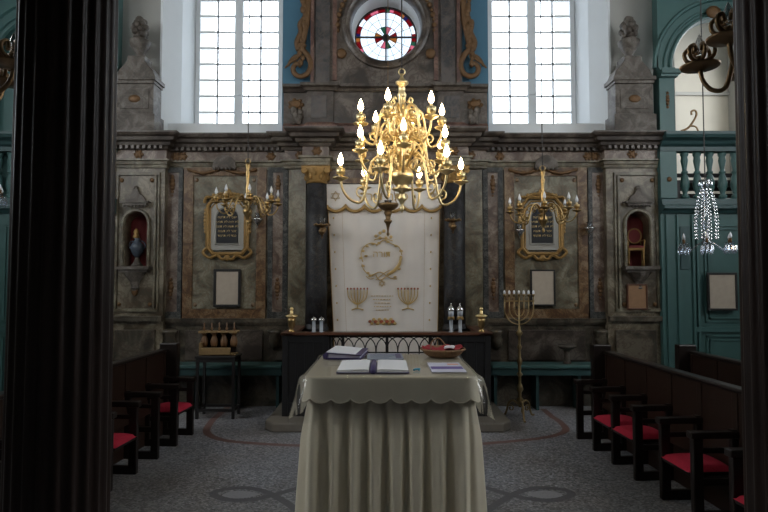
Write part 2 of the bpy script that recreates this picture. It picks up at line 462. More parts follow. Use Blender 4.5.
# pilasters, panels and strips of the field between pier and ark
ZB, ZT = Z(318), Z(168)
def field(s):
    K = 68.7
    mb = MB()
    for h0, h1 in ((200, 204), (217, 221), (111, 115.5), (96, 101)): bx(mb, s, h0 / K, h1 / K, 7.99, 8.03, ZB, ZT)
    for h0, h1 in ((200, 221), (96, 115.5)): bx(mb, s, h0 / K, h1 / K, 7.985, 8.03, ZT - .07, ZT); bx(mb, s, h0 / K, h1 / K, 7.985, 8.03, ZB, ZB + .09)
    trim(mb, 'navy')
    mb = MB(); bx(mb, s, 204 / K, 217 / K, 8.005, 8.03, ZB + .09, ZT - .07); bx(mb, s, 101 / K, 111 / K, 8.005, 8.03, ZB + .09, ZT - .07)
    trim(mb, 'rose')
    # gilt pendants on the pilasters
    mb = MB()
    for hc in (210.5, 106):
        x = CX + s * hc / K
        for zc, n in ((ZT - .13, 6), (ZB + .55, 6)):
            for k in range(n):
                w = .045 * (1 - abs(k - 2) / 5)
                mb.ball((x, 8.0, zc - k * .055), w, 7, (1, .45, .9))
    trim(mb, 'gild_dull', smooth=True)
    mb = MB()
    bx(mb, s, 190 / K, 199 / K, 7.995, 8.03, ZB, ZT); bx(mb, s, 117.5 / K, 126.5 / K, 7.995, 8.03, ZB, ZT)
    bx(mb, s, 126.5 / K, 190 / K, 7.995, 8.03, ZB, ZB + .13); bx(mb, s, 126.5 / K, 190 / K, 7.995, 8.03, ZT - .12, ZT)
    trim(mb, 'brown')
    mb = MB(); bx(mb, s, 126.5 / K, 190 / K, 8.012, 8.03, ZB + .13, ZT - .12); trim(mb, 'panel')
    # thin moulding round the panel, garland above
    mb = MB(); a, b = CX + s * 126.5 / K, CX + s * 190 / K
    a, b = min(a, b), max(a, b); z0, z1 = ZB + .13, ZT - .12
    mb.tube([(a, 8.0, z0), (b, 8.0, z0), (b, 8.0, z1), (a, 8.0, z1)], .012, 5, cyc=True)
    for sx in (a + .05, b - .05):
        for zz in (z0 + .06, z1 - .06): mb.ball((sx, 8.005, zz), .03, 7, (1, .4, 1))
    trim(mb, 'brown', smooth='auto')
    mb = MB()
    for q in (0, 1):
        g = spline([(a - .08 + q * (b - a + .16) / 2, 7.985, z1 + .09), (a + .14 + q * (b - a + .16) / 2, 7.975, z1 + .035), (a + .38 + q * (b - a + .16) / 2, 7.985, z1 + .09)], 5)
        mb.tube(g, [.018 + .012 * (i % 2) for i in range(len(g))], 6)
    trim(mb, 'gild_dull', smooth=True)
    # stone shell crowning the panel
    mb = MB(); xc = (a + b) / 2
    pts = [(xc - .17, ZT - .02), (xc + .17, ZT - .02), (xc + .15, ZT + .08), (xc + .08, ZT + .15), (xc, ZT + .17), (xc - .08, ZT + .15), (xc - .15, ZT + .08)]
    mb.prism(pts, 'y', 7.93, 8.03)
    for k in range(6): mb.ball((xc - .14 + k * .056, 7.94, ZT - .02), .028, 7)
    trim(mb, 'stucco', smooth='auto')
    # light pilaster beside the ark column
    mb = MB(); bx(mb, s, 78 / K, 95 / K, 7.95, 8.03, ZB - .2, ZT - .04); trim(mb, 'panel')
    # dado
    mb = MB(); bx(mb, s, 57 / K, 222 / K, 7.96, 8.03, ZB - .06, ZB); bx(mb, s, 57 / K, 222 / K, 7.98, 8.03, ZB - .09, ZB - .06)
    bx(mb, s, 57 / K, 222 / K, 7.97, 8.03, 0, .16)
    bx(mb, s, 57 / K, 222 / K, 8.01, 8.03, .16, ZB - .09)
    trim(mb, 'dado')
    mb = MB()
    for h0, h1 in ((80, 112), (120, 195), (202, 219)): bx(mb, s, h0 / K, h1 / K, 7.985, 8.01, .62, ZB - .17)
    trim(mb, 'corn')
    # scrolled brackets of the dado
    mb = MB()
    for hc in (108, 210): x = CX + s * hc / K; mb.lathe([(.02, -.16), (.07, -.12), (.09, -.02), (.07, .05), (.1, .09), (.1, .12), (.03, .14)], (x, 7.97, .92), 12)
    trim(mb, 'dado', smooth=True)
mirror(field)

# ---- ark bay: dark columns with gilt capitals, beam above the curtain
def ark_col(s):
    x = CX + s * 66.5 / 68.7
    t = thing('ark_column', 'dark marble column with gilt capital at the %s edge of the white curtain' % ('left' if s < 0 else 'right'), 'column', (x, 7.86, 0), 0, 'columns flanking the curtain')
    pr = [(.150, 1.14), (.152, 1.6), (.149, 2.4), (.138, 3.1)]
    MB().lathe(pr, (0, 0, 0), 28).build('shaft', 'black_marble', t, True)
    MB().box(-.19, .19, -.17, .165, 0, 1.0).lathe([(.19, 1.0), (.19, 1.03), (.165, 1.05), (.18, 1.08), (.16, 1.11), (.15, 1.14)], (0, 0, 0), 28).build('base', 'black_marble', t, 'auto')
    mb = MB().lathe([(.142, 3.1), (.155, 3.115), (.142, 3.13), (.15, 3.16), (.17, 3.24), (.19, 3.3), (.19, 3.31)], (0, 0, 0), 24)
    mb.box(-.2, .2, -.16, .16, 3.305, 3.338)
    for k in range(12):
        a = k * PI / 6; mb.ball((.155 * math.cos(a), .155 * math.sin(a), 3.19 + .05 * (k % 2)), .03, 6, (1, 1, 1.5))
    for q in (-1, 1): mb.lathe([(.035, -.16), (.045, -.15), (.045, -.13), (.03, -.12)], (q * .16, 0, 3.27), 12, 'y')
    mb.build('capital', 'gild', t, 'auto')
mirror(ark_col)
mb = MB()
for s in (-1, 1): bx(mb, s, 57.5 / 68.7, 63 / 68.7, 7.92, 8.03, .17, 3.19)
bx(mb, 1, -63 / 68.7, 63 / 68.7, 7.90, 8.03, 3.12, 3.2)
trim(mb, 'brown')
mb = MB().box(CX - .79, CX + .79, 7.98, 8.03, 3.2, 3.36); trim(mb, 'rose')

# ---- end wall, upper part: blue wash, rose window in a marble attic
def plate_circle(x0, x1, z0, z1, cx, cz, r, y0, y1):
    mb = MB(); an = [i * PI / 32 for i in range(64)]
    an += [math.atan2(z - cz, x - cx) % (2 * PI) for x in (x0, x1) for z in (z0, z1)]
    an = sorted(set(round(a, 6) for a in an))
    def edge(a):
        c, s_ = math.cos(a), math.sin(a)
        t = min([((x1 if c > 0 else x0) - cx) / c if abs(c) > 1e-9 else 1e9, ((z1 if s_ > 0 else z0) - cz) / s_ if abs(s_) > 1e-9 else 1e9])
        return (cx + c * t, cz + s_ * t)
    for a, b in zip(an, an[1:] + [an[0]]):
        mb.prism([(cx + r * math.cos(a), cz + r * math.sin(a)), edge(a), edge(b), (cx + r * math.cos(b), cz + r * math.sin(b))], 'y', y0, y1)
    return mb
RC = P(386, 27, 8.0); RX, RZ = RC.x, RC.z
struct(plate_circle(CX - 1.50, CX + 1.50, 3.84, 7.4, RX, RZ, .53, 8.05, 8.3).build('wall_back_upper', 'blue'))
trim(plate_circle(CX - 1.085, CX + 1.11, 4.55, 7.4, RX, RZ, .56, 7.97, 8.05), 'attic')
mb = MB()
for s in (-1, 1): bx(mb, s, .80, 1.0, 7.93, 7.97, 4.55, 7.4)
trim(mb, 'attic_dark')
mb = MB()
for s in (-1, 1): bx(mb, s, .70, .76, 7.94, 7.97, 4.62, 7.2); bx(mb, s, 1.03, 1.08, 7.94, 7.97, 4.55, 7.4)
trim(mb, 'red_marble')
# base block of the attic with its own little cornice
half = [(-1.47, 7.97), (-1.12, 7.97), (-1.12, 7.9), (-.74, 7.9), (-.74, 7.95)]
AT = [(CX + x, y) for x, y in half] + [(CX - x, y) for x, y in reversed(half)]
trim(MB().sweep([(0, 3.84), (0, 4.45), (-.12, 4.45), (-.12, 3.84)], [(x, y) for x, y in AT]), 'attic')
trim(MB().sweep([(0, 4.45), (.03, 4.45), (.05, 4.49), (.09, 4.51), (.09, 4.55), (-.1, 4.56)], AT), 'corn')
trim(MB().sweep([(0, 3.84), (.05, 3.84), (.05, 3.95), (.02, 3.98), (0, 4.0)], AT), 'red_marble')
mb = MB()
for s in (-1, 1): bx(mb, s, .84, 1.06, 7.885, 7.9, 4.06, 4.38)
trim(mb, 'attic_dark')
mb = MB()
for s in (-1, 1):
    mb.ball((CX + s * 1.29, 7.95, 4.28), .07, 10, (1.2, .4, .9))
    for k in range(7): mb.ball((CX + s * 1.29 + .09 * math.cos(k * .9), 7.96, 4.27 + .07 * math.sin(k * .9)), .03, 6, (1, .4, 1))
trim(mb, 'gild_dull', smooth=True)
# white clustered flower reliefs at the feet of the attic
mb = MB()
for s in (-1, 1):
    for k in range(9): mb.ball((CX + s * (1.27 + .05 * math.cos(k * 2.3)), 7.93, 4.0 + .022 * k), .028 + .012 * (k % 3), 7, (1, .6, 1.2))
trim(mb, 'stucco', smooth=True)
# moulded stone ring
mb = MB().lathe([(.50, 8.06), (.515, 7.95), (.54, 7.9), (.575, 7.88), (.60, 7.91), (.63, 7.92), (.64, 7.97)], (RX, 0, RZ), 64, 'y', None, False)
trim(mb, 'attic', smooth='auto')
mb = MB()
for k in range(26):
    a = PI * 1.03 + k * (PI * .94) / 25 if k > 12 else 0
for s in (-1, 1):
    for k in range(12):
        a = (-.1 + k * .11) if s > 0 else PI + .1 - k * .11
        mb.ball((RX + .70 * math.cos(a), 7.95, RZ + .70 * math.sin(a)), .03 + .012 * (k % 2), 7, (1, .5, 1))
    mb.ball((RX + s * .64, 7.93, RZ - .42), .075, 9, (1, .4, 1))
trim(mb, 'gild_dull', smooth=True)

# ---- rose window
w = MB().lathe([(.53, 8.02), (.475, 8.44), (.60, 8.44), (.60, 8.25)], (RX, 0, RZ), 48, 'y', None, False)
trim(w, 'reveal', smooth='auto')
ro = struct(MB().lathe([(.475, 8.35), (.475, 8.39), (.455, 8.39), (.455, 8.35), (.475, 8.35)], (RX, 0, RZ), 48, 'y', None, False).build('window_3', 'lead'))
def arcseg(mb, r0, r1, a0, a1, y0=8.365, y1=8.371, n=3):
    A = [a0 + (a1 - a0) * i / n for i in range(n + 1)]
    pts = [(RX + r1 * math.cos(a), RZ + r1 * math.sin(a)) for a in A] + [(RX + r0 * math.cos(a), RZ + r0 * math.sin(a)) for a in reversed(A)]
    mb.prism(pts, 'y', y0, y1)
N = 44
names = ['g_red', 'g_pink', 'g_blue', 'g_red', 'g_green', 'rose_glass', 'g_red', 'g_amber', 'g_pink', 'g_red', 'rose_glass', 'g_pink']
mats = ['g_red', 'g_pink', 'g_blue', 'g_green', 'g_amber', 'rose_glass']
mb = MB()
for k in range(N):
    mb.mi = mats.index(names[(k * 5 + k // 4) % 12]); arcseg(mb, .392, .462, 2 * PI * k / N, 2 * PI * (k + 1) / N)
struct(mb.build('border_pane', mats, ro))
mb = MB(); arcs = 16
for k in range(arcs): arcseg(mb, .17, .392, 2 * PI * k / arcs, 2 * PI * (k + 1) / arcs)
struct(mb.build('clear_pane', 'rose_glass', ro))
mb = MB()
for k in range(12):
    mb.mi = (k * 7) % 6; arcseg(mb, .055, .17, 2 * PI * k / 12, 2 * PI * (k + 1) / 12)
struct(mb.build('rosette_pane', ['g_red', 'rose_glass', 'g_pink', 'g_green', 'rose_glass', 'g_amber'], ro))
mb = MB()
for r in (.392, .29, .17, .055):
    mb.tube([(RX + r * math.cos(a * PI / 24), 8.365, RZ + r * math.sin(a * PI / 24)) for a in range(48)], .005 if r != .29 else .003, 5, cyc=True)
for k in range(16):
    a = k * PI / 8; mb.tube([(RX + .05 * math.cos(a), 8.365, RZ + .05 * math.sin(a)), (RX + .41 * math.cos(a), 8.365, RZ + .41 * math.sin(a))], .0035, 5)
mb.box(RX - .47, RX + .47, 8.34, 8.36, RZ - .012, RZ + .012).box(RX - .012, RX + .012, 8.34, 8.36, RZ - .47, RZ + .47)
mb.lathe([(.055, 8.35), (.055, 8.37)], (RX, 0, RZ), 16, 'y')
struct(mb.build('leading', 'lead', ro))

# ---- tall windows in deep splayed reveals
def tall(s, n):
    O = lambda h, y: (CX + s * h, y)
    mass = [O(3.30, 8.14), O(3.13, 8.48), O(3.045, 8.93), O(3.2, 8.93), O(4.1, 8.93), O(4.1, 8.25), O(3.33, 8.25), O(3.33, 8.14)]
    struct(MB().prism(mass, 'z', 3.84, 7.4).build('wall_back_reveal', 'reveal'))
    struct(MB().prism([O(1.47, 8.30), O(1.66, 8.93), O(1.2, 8.93), O(1.2, 8.30)], 'z', 3.84, 7.4).build('wall_back_reveal', 'reveal'))
    struct(MB().box(min(O(1.6, 0)[0], O(3.1, 0)[0]), max(O(1.6, 0)[0], O(3.1, 0)[0]), 8.6, 9.05, 7.0, 7.4).build('wall_back_lintel', 'reveal'))
    x0, x1 = sorted((CX + s * 1.655, CX + s * 3.05)); z0, z1 = 4.085, 7.0
    ya, yb = 8.86, 8.92
    fr = MB().box(x0, x0 + .07, ya, yb, z0, z1).box(x1 - .07, x1, ya, yb, z0, z1).box(x0, x1, ya, yb, z0, z0 + .09).box(x0, x1, ya, yb, z1 - .06, z1)
    w = struct(fr.build('window_%d' % n, 'white_paint'))
    xm = (x0 + x1) / 2
    MBm = MB().box(xm - .065, xm + .065, ya - .02, yb, z0 + .05, z1)
    struct(MBm.build('mullion', 'white_paint', w))
    mb = MB()
    for a, b in ((x0 + .07, xm - .065), (xm + .065, x1 - .07)):
        for i in range(1, 2): x = a + (b - a) / 2; mb.box(x - .015, x + .015, ya + .015, yb - .015, z0 + .05, z1)
        zz = z0 + .09 + .262
        while zz < z1: mb.box(a, b, ya + .015, yb - .015, zz - .0135, zz + .0135); zz += .262
    struct(mb.build('glazing_bar', 'white_paint', w))
    struct(MB().box(x0 + .05, x1 - .05, ya + .028, ya + .032, z0 + .05, z1 - .03).build('pane', 'glass', w))
    hb = MB().box(xm - .05, xm + .05, ya - .05, ya - .02, z0 + .62, z0 + .65)
    struct(hb.build('handle', 'white_paint', w))
tall(-1, 1); tall(1, 2)
# grey plaster behind the urns
for s in (-1, 1):
    a, b = sorted((CX + s * 3.32, CX + s * 4.3))
    struct(MB().box(a, b, 8.2, 8.27, 3.84, 7.4).build('wall_back_corner', 'plaster'))

# ---- green front of the side galleries
def gallery(s):
    tag_ = 'left' if s < 0 else 'right'
    H0 = 3.80 if s < 0 else 3.86
    def b(mb, h0, h1, y0, y1, z0, z1):
        h0 = max(h0, H0) if h0 < 3.9 else h0
        return bx(mb, s, h0, h1, y0, y1, z0, z1)
    w = MB(); b(w, 3.86, HW - .02, 7.82, 7.95, 0, 2.72)
    struct(w.build('wall_back_' + tag_, 'green'))
    m = MB()
    # mouldings of the panelling
    for h in (3.92, 4.07, 4.28, 4.34): b(m, h, h + .03, 7.79, 7.82, 0.1, 2.66)
    for h0, h1, z0, z1 in ((4.45, 5.32, 1.16, 2.52), (4.45, 5.32, .15, .98), (5.5, 6.4, 1.16, 2.52), (5.5, 6.4, .15, .98)):
        for k in (0, .05):
            b(m, h0 + k, h0 + k + .022, 7.80, 7.82, z0 + k, z1 - k); b(m, h1 - k - .022, h1 - k, 7.80, 7.82, z0 + k, z1 - k)
            b(m, h0 + k, h1 - k, 7.80, 7.82, z0 + k, z0 + k + .022); b(m, h0 + k, h1 - k, 7.80, 7.82, z1 - k - .022, z1 - k)
    b(m, 3.78, HW - .02, 7.78, 7.82, 0, .12)
    b(m, 4.3, HW - .02, 7.785, 7.82, 1.03, 1.1)
    trim(m, 'green')
    # ornament on the pilaster panel
    m = MB(); b(m, 4.12, 4.25, 7.80, 7.82, 1.9, 2.5); trim(m, 'green_dark')
    # parapet ledge
    pth = [(CX + s * H0, 7.82), (CX + s * (HW - .02), 7.82)]
    if s < 0: pth.reverse()
    trim(MB().sweep([(0, 2.68), (.03, 2.68), (.06, 2.72), (.12, 2.74), (.12, 2.78), (.06, 2.80), (.04, 2.88), (0, 2.90), (-.13, 2.9), (-.13, 2.68)], pth), 'green_dark')
    trim(MB().sweep([(-.13, 3.56), (.03, 3.56), (.03, 3.62), (.08, 3.65), (.1, 3.69), (.18, 3.72), (.2, 3.76), (.2, 3.80), (-.13, 3.81)], pth), 'green_dark')
    # corner post
    m = MB(); b(m, 3.86, 4.09, 7.80, 7.95, 2.9, 3.56); b(m, 3.86, 4.07, 7.78, 7.96, 3.81, 4.60)
    trim(m, 'green')
    m = MB(); b(m, 3.86, 4.10, 7.72, 7.97, 4.60, 4.64); b(m, 3.86, 4.14, 7.69, 7.98, 4.64, 4.70); b(m, 3.86, 4.08, 7.76, 7.96, 4.70, 4.74)
    trim(m, 'green')
    m = MB()
    for k in range(5): m.ball((CX + s * 3.97, 7.775, 4.38 - .05 * k), .03 - .004 * abs(k - 2), 7, (1, .5, 1))
    m.ball((CX + s * 3.98, 7.79, 3.16), .035, 7, (1, .5, 1)); m.ball((CX + s * 4.62, 7.73, 5.52), .09, 8, (1.2, .5, 1)); m.ball((CX + s * 4.72, 7.73, 5.45), .06, 8, (1.2, .5, 1))
    trim(m, 'gild_dull', smooth=True)
    # balustrade
    t = thing('balustrade', 'row of green turned balusters in the gallery parapet at the %s' % tag_, 'balustrade', (CX + s * 5.3, 7.88, 2.9), 0, 'gallery balustrades')
    prof = [(.055, 0), (.055, .04), (.032, .06), (.03, .08), (.058, .16), (.062, .22), (.045, .31), (.028, .35), (.045, .365), (.045, .38), (.028, .40), (.034, .45), (.05, .54), (.04, .59), (.055, .62), (.055, .66)]
    n0 = 4.24
    first = None
    k = 0
    while n0 + k * .178 < HW - .1:
        x = s * (n0 + k * .178 - 5.3)
        if first is None: first = MB().lathe(prof, (0, 0, 0), 12).build('baluster', 'green', t, True); first.location = (x, 0, 0)
        else: c = first.copy(); col.objects.link(c); c.parent = t; c.location = (x, 0, 0)
        k += 1
    # arch on the parapet
    xa, xb = sorted((CX + s * H0, CX + s * 5.80)); cx = CX + s * 4.80
    struct(plate_arch(xa, xb, 4.74, 7.4, cx, .745, 4.74, 4.74, 7.8, 7.95, 20).build('wall_back_arch_' + tag_, 'green'))
    for r, rr in ((.775, .03), (.86, .022), (1.0, .03)):
        trim(MB().tube([(cx - r * math.cos(PI * i / 24), 7.79, 4.74 + r * math.sin(PI * i / 24)) for i in range(25)], rr, 6), 'green')
    w = MB(); b(w, 5.55, 5.8, 7.8, 7.95, 3.81, 4.74); b(w, 5.8, HW, 7.8, 7.95, 6.2, 7.4); struct(w.build('wall_back_arch_post', 'green'))
    if s < 0:      # the left gallery is closed by boards behind its parapet
        w = MB(); b(w, 3.9, HW, 7.96, 8.0, 2.9, 7.4); struct(w.build('wall_back_boards', 'green'))
        m = MB()
        for k in range(5): m.ball((CX - 5.21, 7.94, 4.42 - .055 * k), .035, 7, (1, .6, 1))
        trim(m, 'gild_dull', smooth=True)
    # gallery room behind
    g = MB(); b(g, 3.4, HW, 7.95, 10.6, 2.7, 2.88); struct(g.build('floor_gallery', 'dark_wood'))
    g = MB(); bx(g, s, 3.4, HW, 10.6, 10.8, 0, 7.4); struct(g.build('wall_gallery', 'gallery_plaster'))
    g = MB(); bx(g, s, 3.3, 3.42, 9.05, 10.7, 2.7, 7.4); struct(g.build('wall_gallery_side', 'gallery_plaster'))
    g = MB(); bx(g, s, 3.42, HW, 10.55, 10.6, 5.28, 5.34); struct(g.build('trim_gallery', 'plaster'))
mirror(gallery)
struct(MB().box(-4.3, 4.3, 8.2, 8.26, 0, 3.85).build('wall_back_core', 'plaster'))

# ---- floor inlays, flush bands of coloured stone
def band(pts, w, m, z=.0015, cyc=False):
    pts = [Vector((p.x, p.y)) for p in pts]; n = len(pts); L = []; Rr = []
    for i in range(n):
        d = (pts[(i + 1) % n] - pts[i - 1]) if cyc else (pts[min(i + 1, n - 1)] - pts[max(i - 1, 0)])
        d.normalize(); q = Vector((-d.y, d.x)) * w / 2
        L.append(pts[i] + q); Rr.append(pts[i] - q)
    vs = [(p.x, p.y, z) for p in L] + [(p.x, p.y, z) for p in Rr]
    fs = [(i, (i + 1) % n, n + (i + 1) % n, n + i) for i in range(n if cyc else n - 1)]
    return trim(MB().add([(x, y, z + .0012 * (i % n) / n) for i, (x, y, z) in enumerate(vs)], fs), m)
lp = [G(230, 405), G(222, 412), G(212, 421), G(206.5, 431), G(213, 437), G(228, 441), G(262, 444), G(310, 446), G(380, 446.5), G(450, 446), G(505, 442), G(540, 438.5), G(560, 434), G(566, 429), G(560, 422), G(551, 416), G(543, 409)]
band(spline(lp, 5), .085, 'inlay_red')
lp2 = [p + Vector((0, -.13, 0)) * 0 for p in lp]
lg = [G(180, 404), G(198, 408), G(204, 414)]
# interlaced loops of grey stone round the desk
def knot(s):
    m = lambda x, y: G(x if s < 0 else 785 - x, y)
    band(spline([m(330, 481), m(303, 487), m(278, 494), m(256, 499), m(232, 500.5), m(217, 497), m(214, 493), m(224, 489.5), m(244, 488), m(262, 491), m(276, 497), m(292, 507), m(310, 522)], 6), .07, 'inlay_grey', .002)
    pts = [m(222, 495.5), m(232, 491.5), m(246, 491), m(258, 494), m(250, 497), m(236, 498.5)]
    pl = spline(pts, 4, True)
    trim(MB().add([(p.x, p.y, .0008) for p in pl], [tuple(range(len(pl)))]), 'inlay_light')
mirror(knot)
# ================================================================ things
# ---- near columns carrying the tribune
def pillar(px0, px1, d, label):
    a, b = math.atan((px0 - 384) / F), math.atan((px1 - 384) / F)
    x = d * math.tan((a + b) / 2); r = math.hypot(x, d) * math.sin((b - a) / 2) * .98
    t = thing('fluted_column', label, 'column', (x, d, 0), .07)
    N = 22; ring = []
    for k in range(N):
        for q in range(6):
            an = 2 * PI * (k + q / 6) / N
            rr = 1.0 if q in (0, 5) else 1.0 - .075 * math.sin(PI * (q - .0) / 5)
            ring.append((an, rr))
    def sh(u, v):
        an, rr = ring[int(round(u * len(ring))) % len(ring)]
        z = .3 + v * 3.0; R_ = r * (1.05 - .085 * v) * rr
        return (R_ * math.cos(an), R_ * math.sin(an), z)
    MB().grid(sh, len(ring), 6, True).build('shaft', 'pillar', t, True)
    MB().box(-r * 1.4, r * 1.4, -r * 1.4, r * 1.4, 0, .14).lathe([(r * 1.35, .14), (r * 1.4, .18), (r * 1.2, .22), (r * 1.25, .26), (r * 1.08, .3)], (0, 0, 0), 32).build('base', 'pillar', t, 'auto')
    MB().lathe([(r, 3.2), (r * 1.15, 3.23), (r * 1.3, 3.3), (r * 1.35, 3.35)], (0, 0, 0), 32).build('capital', 'pillar', t, 'auto')
pillar(7, 115, 1.5, 'dark fluted wooden column in the left foreground before the left pews')
pillar(738, 864, 1.5, 'dark fluted wooden column at the right edge in front of the right pews')

# ---- chandeliers
def bulb_mb(h=.105, r=.022):
    return MB().lathe([(r * .4, 0), (r * .95, h * .2), (r, h * .36), (r * .7, h * .62), (r * .25, h * .88), (.0001, h)], (0, 0, 0), 10)
def arm_pts(R0, R1, dip, z0, z1):
    q = [(R0, z0), (R0 + (R1 - R0) * .16, z0 + dip * .55), (R0 + (R1 - R0) * .34, z0 + dip * .5), (R0 + (R1 - R0) * .47, z0 - dip * .05), (R0 + (R1 - R0) * .60, z1 - dip * .95), (R0 + (R1 - R0) * .80, z1 - dip), (R0 + (R1 - R0) * .95, z1 - dip * .55), (R1, z1)]
    return spline([(x, 0, z) for x, z in q], 5)
def curl(cx, cz, r, a0, turns, n=20, s=1):
    return [(cx + s * r * (1 - .75 * i / n) * math.cos(a0 + turns * 2 * PI * i / n), 0, cz + r * (1 - .75 * i / n) * math.sin(a0 + turns * 2 * PI * i / n)) for i in range(n + 1)]
def rotmesh(o, parent, ph):
    c = o.copy(); col.objects.link(c); c.parent = parent; c.rotation_euler = (0, 0, ph); return c
def chandelier(name, label, loc, stem, tiers, top, metal, bulb, tube=.011, seg=8, cup='pan', bulb_h=.105, bulb_r=.022, group=None, scale=1.0, curls=True):
    t = thing(name, label, 'chandelier', loc, 0, group)
    MB().lathe(stem, (0, 0, 0), 20).build('stem', metal, t, True)
    mb = MB().tube([(0, 0, stem[-1][1] - .01), (0, 0, 7.4 - loc[2])], .006, 6)
    mb.build('suspension_cable', 'cable', t)
    zt = stem[-1][1]
    hk = MB().tube([(.03 * math.cos(k * PI / 6), 0, zt + .02 + .03 * math.sin(k * PI / 6)) for k in range(12)], .006, 6, cyc=True)
    hk.build('ring', metal, t, True)
    for R1, R0, zb, z1, n, ph, dip in tiers:
        pts = arm_pts(R0, R1, dip, zb, z1)
        am = MB().tube(pts, [tube * (1.15 - .3 * i / len(pts)) for i in range(len(pts))], seg)
        if curls:
            am.tube(curl(R0 + (R1 - R0) * .30, zb + dip * .18, dip * .36, PI * .5, -1.2), tube * .75, 6)
            am.tube(curl(R0 + (R1 - R0) * .62, z1 - dip * .55, dip * .30, -PI * .5, 1.1), tube * .7, 6)
        arm = am.build('arm', metal, t, True)
        k = scale
        if cup == 'claw':
            pm = MB().lathe([(.012, -.01), (.03, 0), (.072, .006), (.078, .014), (.03, .016), (.02, .03)], (R1, 0, z1), 18)
        else:
            pm = MB().lathe([(.008 * k, -.015 * k), (.02 * k, -.005 * k), (.05 * k, .008 * k), (.054 * k, .014 * k), (.02 * k, .012 * k), (.014 * k, .03 * k), (.030 * k, .036 * k), (.032 * k, .075 * k), (.026 * k, .077 * k), (.02 * k, .05 * k)], (R1, 0, z1), 14)
        pan = pm.build('drip_pan', metal, arm, True)
        if cup == 'claw':
            cm = MB().lathe([(.022, .02), (.022, .05)], (R1, 0, z1), 12)
            for q in range(6):
                a = q * PI / 3; c, s_ = math.cos(a), math.sin(a)
                cm.tube(spline([(R1 + .02 * c, .02 * s_, z1 + .03), (R1 + .05 * c, .05 * s_, z1 + .045), (R1 + .056 * c, .056 * s_, z1 + .08), (R1 + .03 * c, .03 * s_, z1 + .098), (R1 + .024 * c, .024 * s_, z1 + .07)], 4), .0085, 6)
            cand = cm.build('claw_cup', metal, arm, True); zc = z1 + .065
        else:
            cand = MB().lathe([(.011 * k, .06 * k), (.011 * k, .10 * k)], (R1, 0, z1), 10).build('candle', 'candle', arm, True); zc = z1 + .10 * k
        bm = bulb_mb(bulb_h, bulb_r); bm.v = [(x + R1, y, z + zc) for x, y, z in bm.v]
        bu = bm.build('bulb', bulb, arm, True)
        arm.rotation_euler = (0, 0, ph)
        for i in range(1, n):
            c = arm.copy(); col.objects.link(c); c.parent = t; c.rotation_euler = (0, 0, ph + 2 * PI * i / n)
            for g in (pan, cand, bu):
                e = g.copy(); col.objects.link(e); e.parent = c
    return t
# great lit chandelier; bulbs of the three tiers as in the photo
D = 5.2
c0 = P(402, 200, D); zz = lambda y: P(402, y, D).z - c0.z
st = [(.0001, zz(213)), (.018, zz(211)), (.022, zz(208)), (.012, zz(205)), (.03, zz(201)), (.045, zz(199)), (.03, zz(196)), (.028, zz(192)), (.085, zz(190.5)), (.095, zz(189)), (.05, zz(187)), (.075, zz(184)), (.105, zz(179)), (.11, zz(175)), (.09, zz(170)), (.045, zz(166)), (.04, zz(160)), (.085, zz(158)), (.09, zz(155)), (.06, zz(151)), (.08, zz(146)), (.05, zz(141)), (.038, zz(137)), (.075, zz(135)), (.08, zz(132)), (.045, zz(128)), (.06, zz(122)), (.075, zz(117)), (.06, zz(112)), (.03, zz(106)), (.036, zz(98)), (.045, zz(95)), (.03, zz(92)), (.034, zz(86)), (.06, zz(84)), (.06, zz(82)), (.03, zz(80)), (.014, zz(77)), (.016, zz(74))]
tb = lambda y: zz(y) - .185
T3 = (.39, .05, zz(118), tb(108), 6, math.radians(10), .16)
T2 = (.44, .05, zz(142), tb(138), 6, math.radians(30), .17)
T1 = (.575, .06, zz(168), tb(162), 6, math.radians(10), .19)
big = chandelier('brass_chandelier', 'large polished brass chandelier with three tiers of lit candle bulbs before the ark', c0, st, [T1, T2, T3], 7.4, 'brass', 'bulb', .0125, 8, 'pan', .118, .0265, None, 1.35)
for yc, rs, n, ph in ((116, .17, 6, .7), (131, .2, 8, .2), (150, .22, 8, .5), (164, .2, 6, .2)):
    zc = zz(yc); m = MB()
    m.tube(spline([(.04, 0, zc + .05), (rs * .45, 0, zc + .10), (rs * .85, 0, zc + .06), (rs, 0, zc - .01), (rs * .85, 0, zc - .07), (rs * .66, 0, zc - .06), (rs * .62, 0, zc - .01), (rs * .72, 0, zc + .01)], 4), .0115, 7)
    m.tube(spline([(rs * .5, 0, zc + .095), (rs * .62, 0, zc + .14), (rs * .5, 0, zc + .165), (rs * .4, 0, zc + .14)], 4), .009, 6)
    o = m.build('scroll', 'brass', big, True); o.rotation_euler = (0, 0, ph)
    for i in range(1, n): rotmesh(o, big, ph + 2 * PI * i / n)
# the two smaller unlit ones
def small(px, ptop, pbulb, pbot, d, n, ph, label, R_=.345):
    c = P(px, ptop, d); f = lambda y: P(px, y, d).z - c.z
    h = f(pbot)
    k = lambda q: h * (1 - q)
    st = [(.0001, k(0)), (.012, k(.02)), (.016, k(.05)), (.008, k(.08)), (.03, k(.14)), (.05, k(.19)), (.055, k(.23)), (.03, k(.28)), (.018, k(.31)), (.05, k(.34)), (.052, k(.37)), (.025, k(.41)), (.018, k(.5)), (.028, k(.58)), (.016, k(.66)), (.02, k(.78)), (.028, k(.84)), (.014, k(.88)), (.03, k(.95)), (.03, k(.97)), (.008, k(1.0))]
    z1 = f(pbulb) - .14
    return chandelier('brass_chandelier', label, c, st, [(R_, .04, k(.36), z1, n, ph, .11)], 7.4, 'brass_dim', 'bulb_off', .009, 8, 'pan', .085, .018, None, 1.0)
small(248, 163, 192, 225, 6.4, 8, .3, 'smaller unlit brass chandelier hanging in front of the left panelled wall')
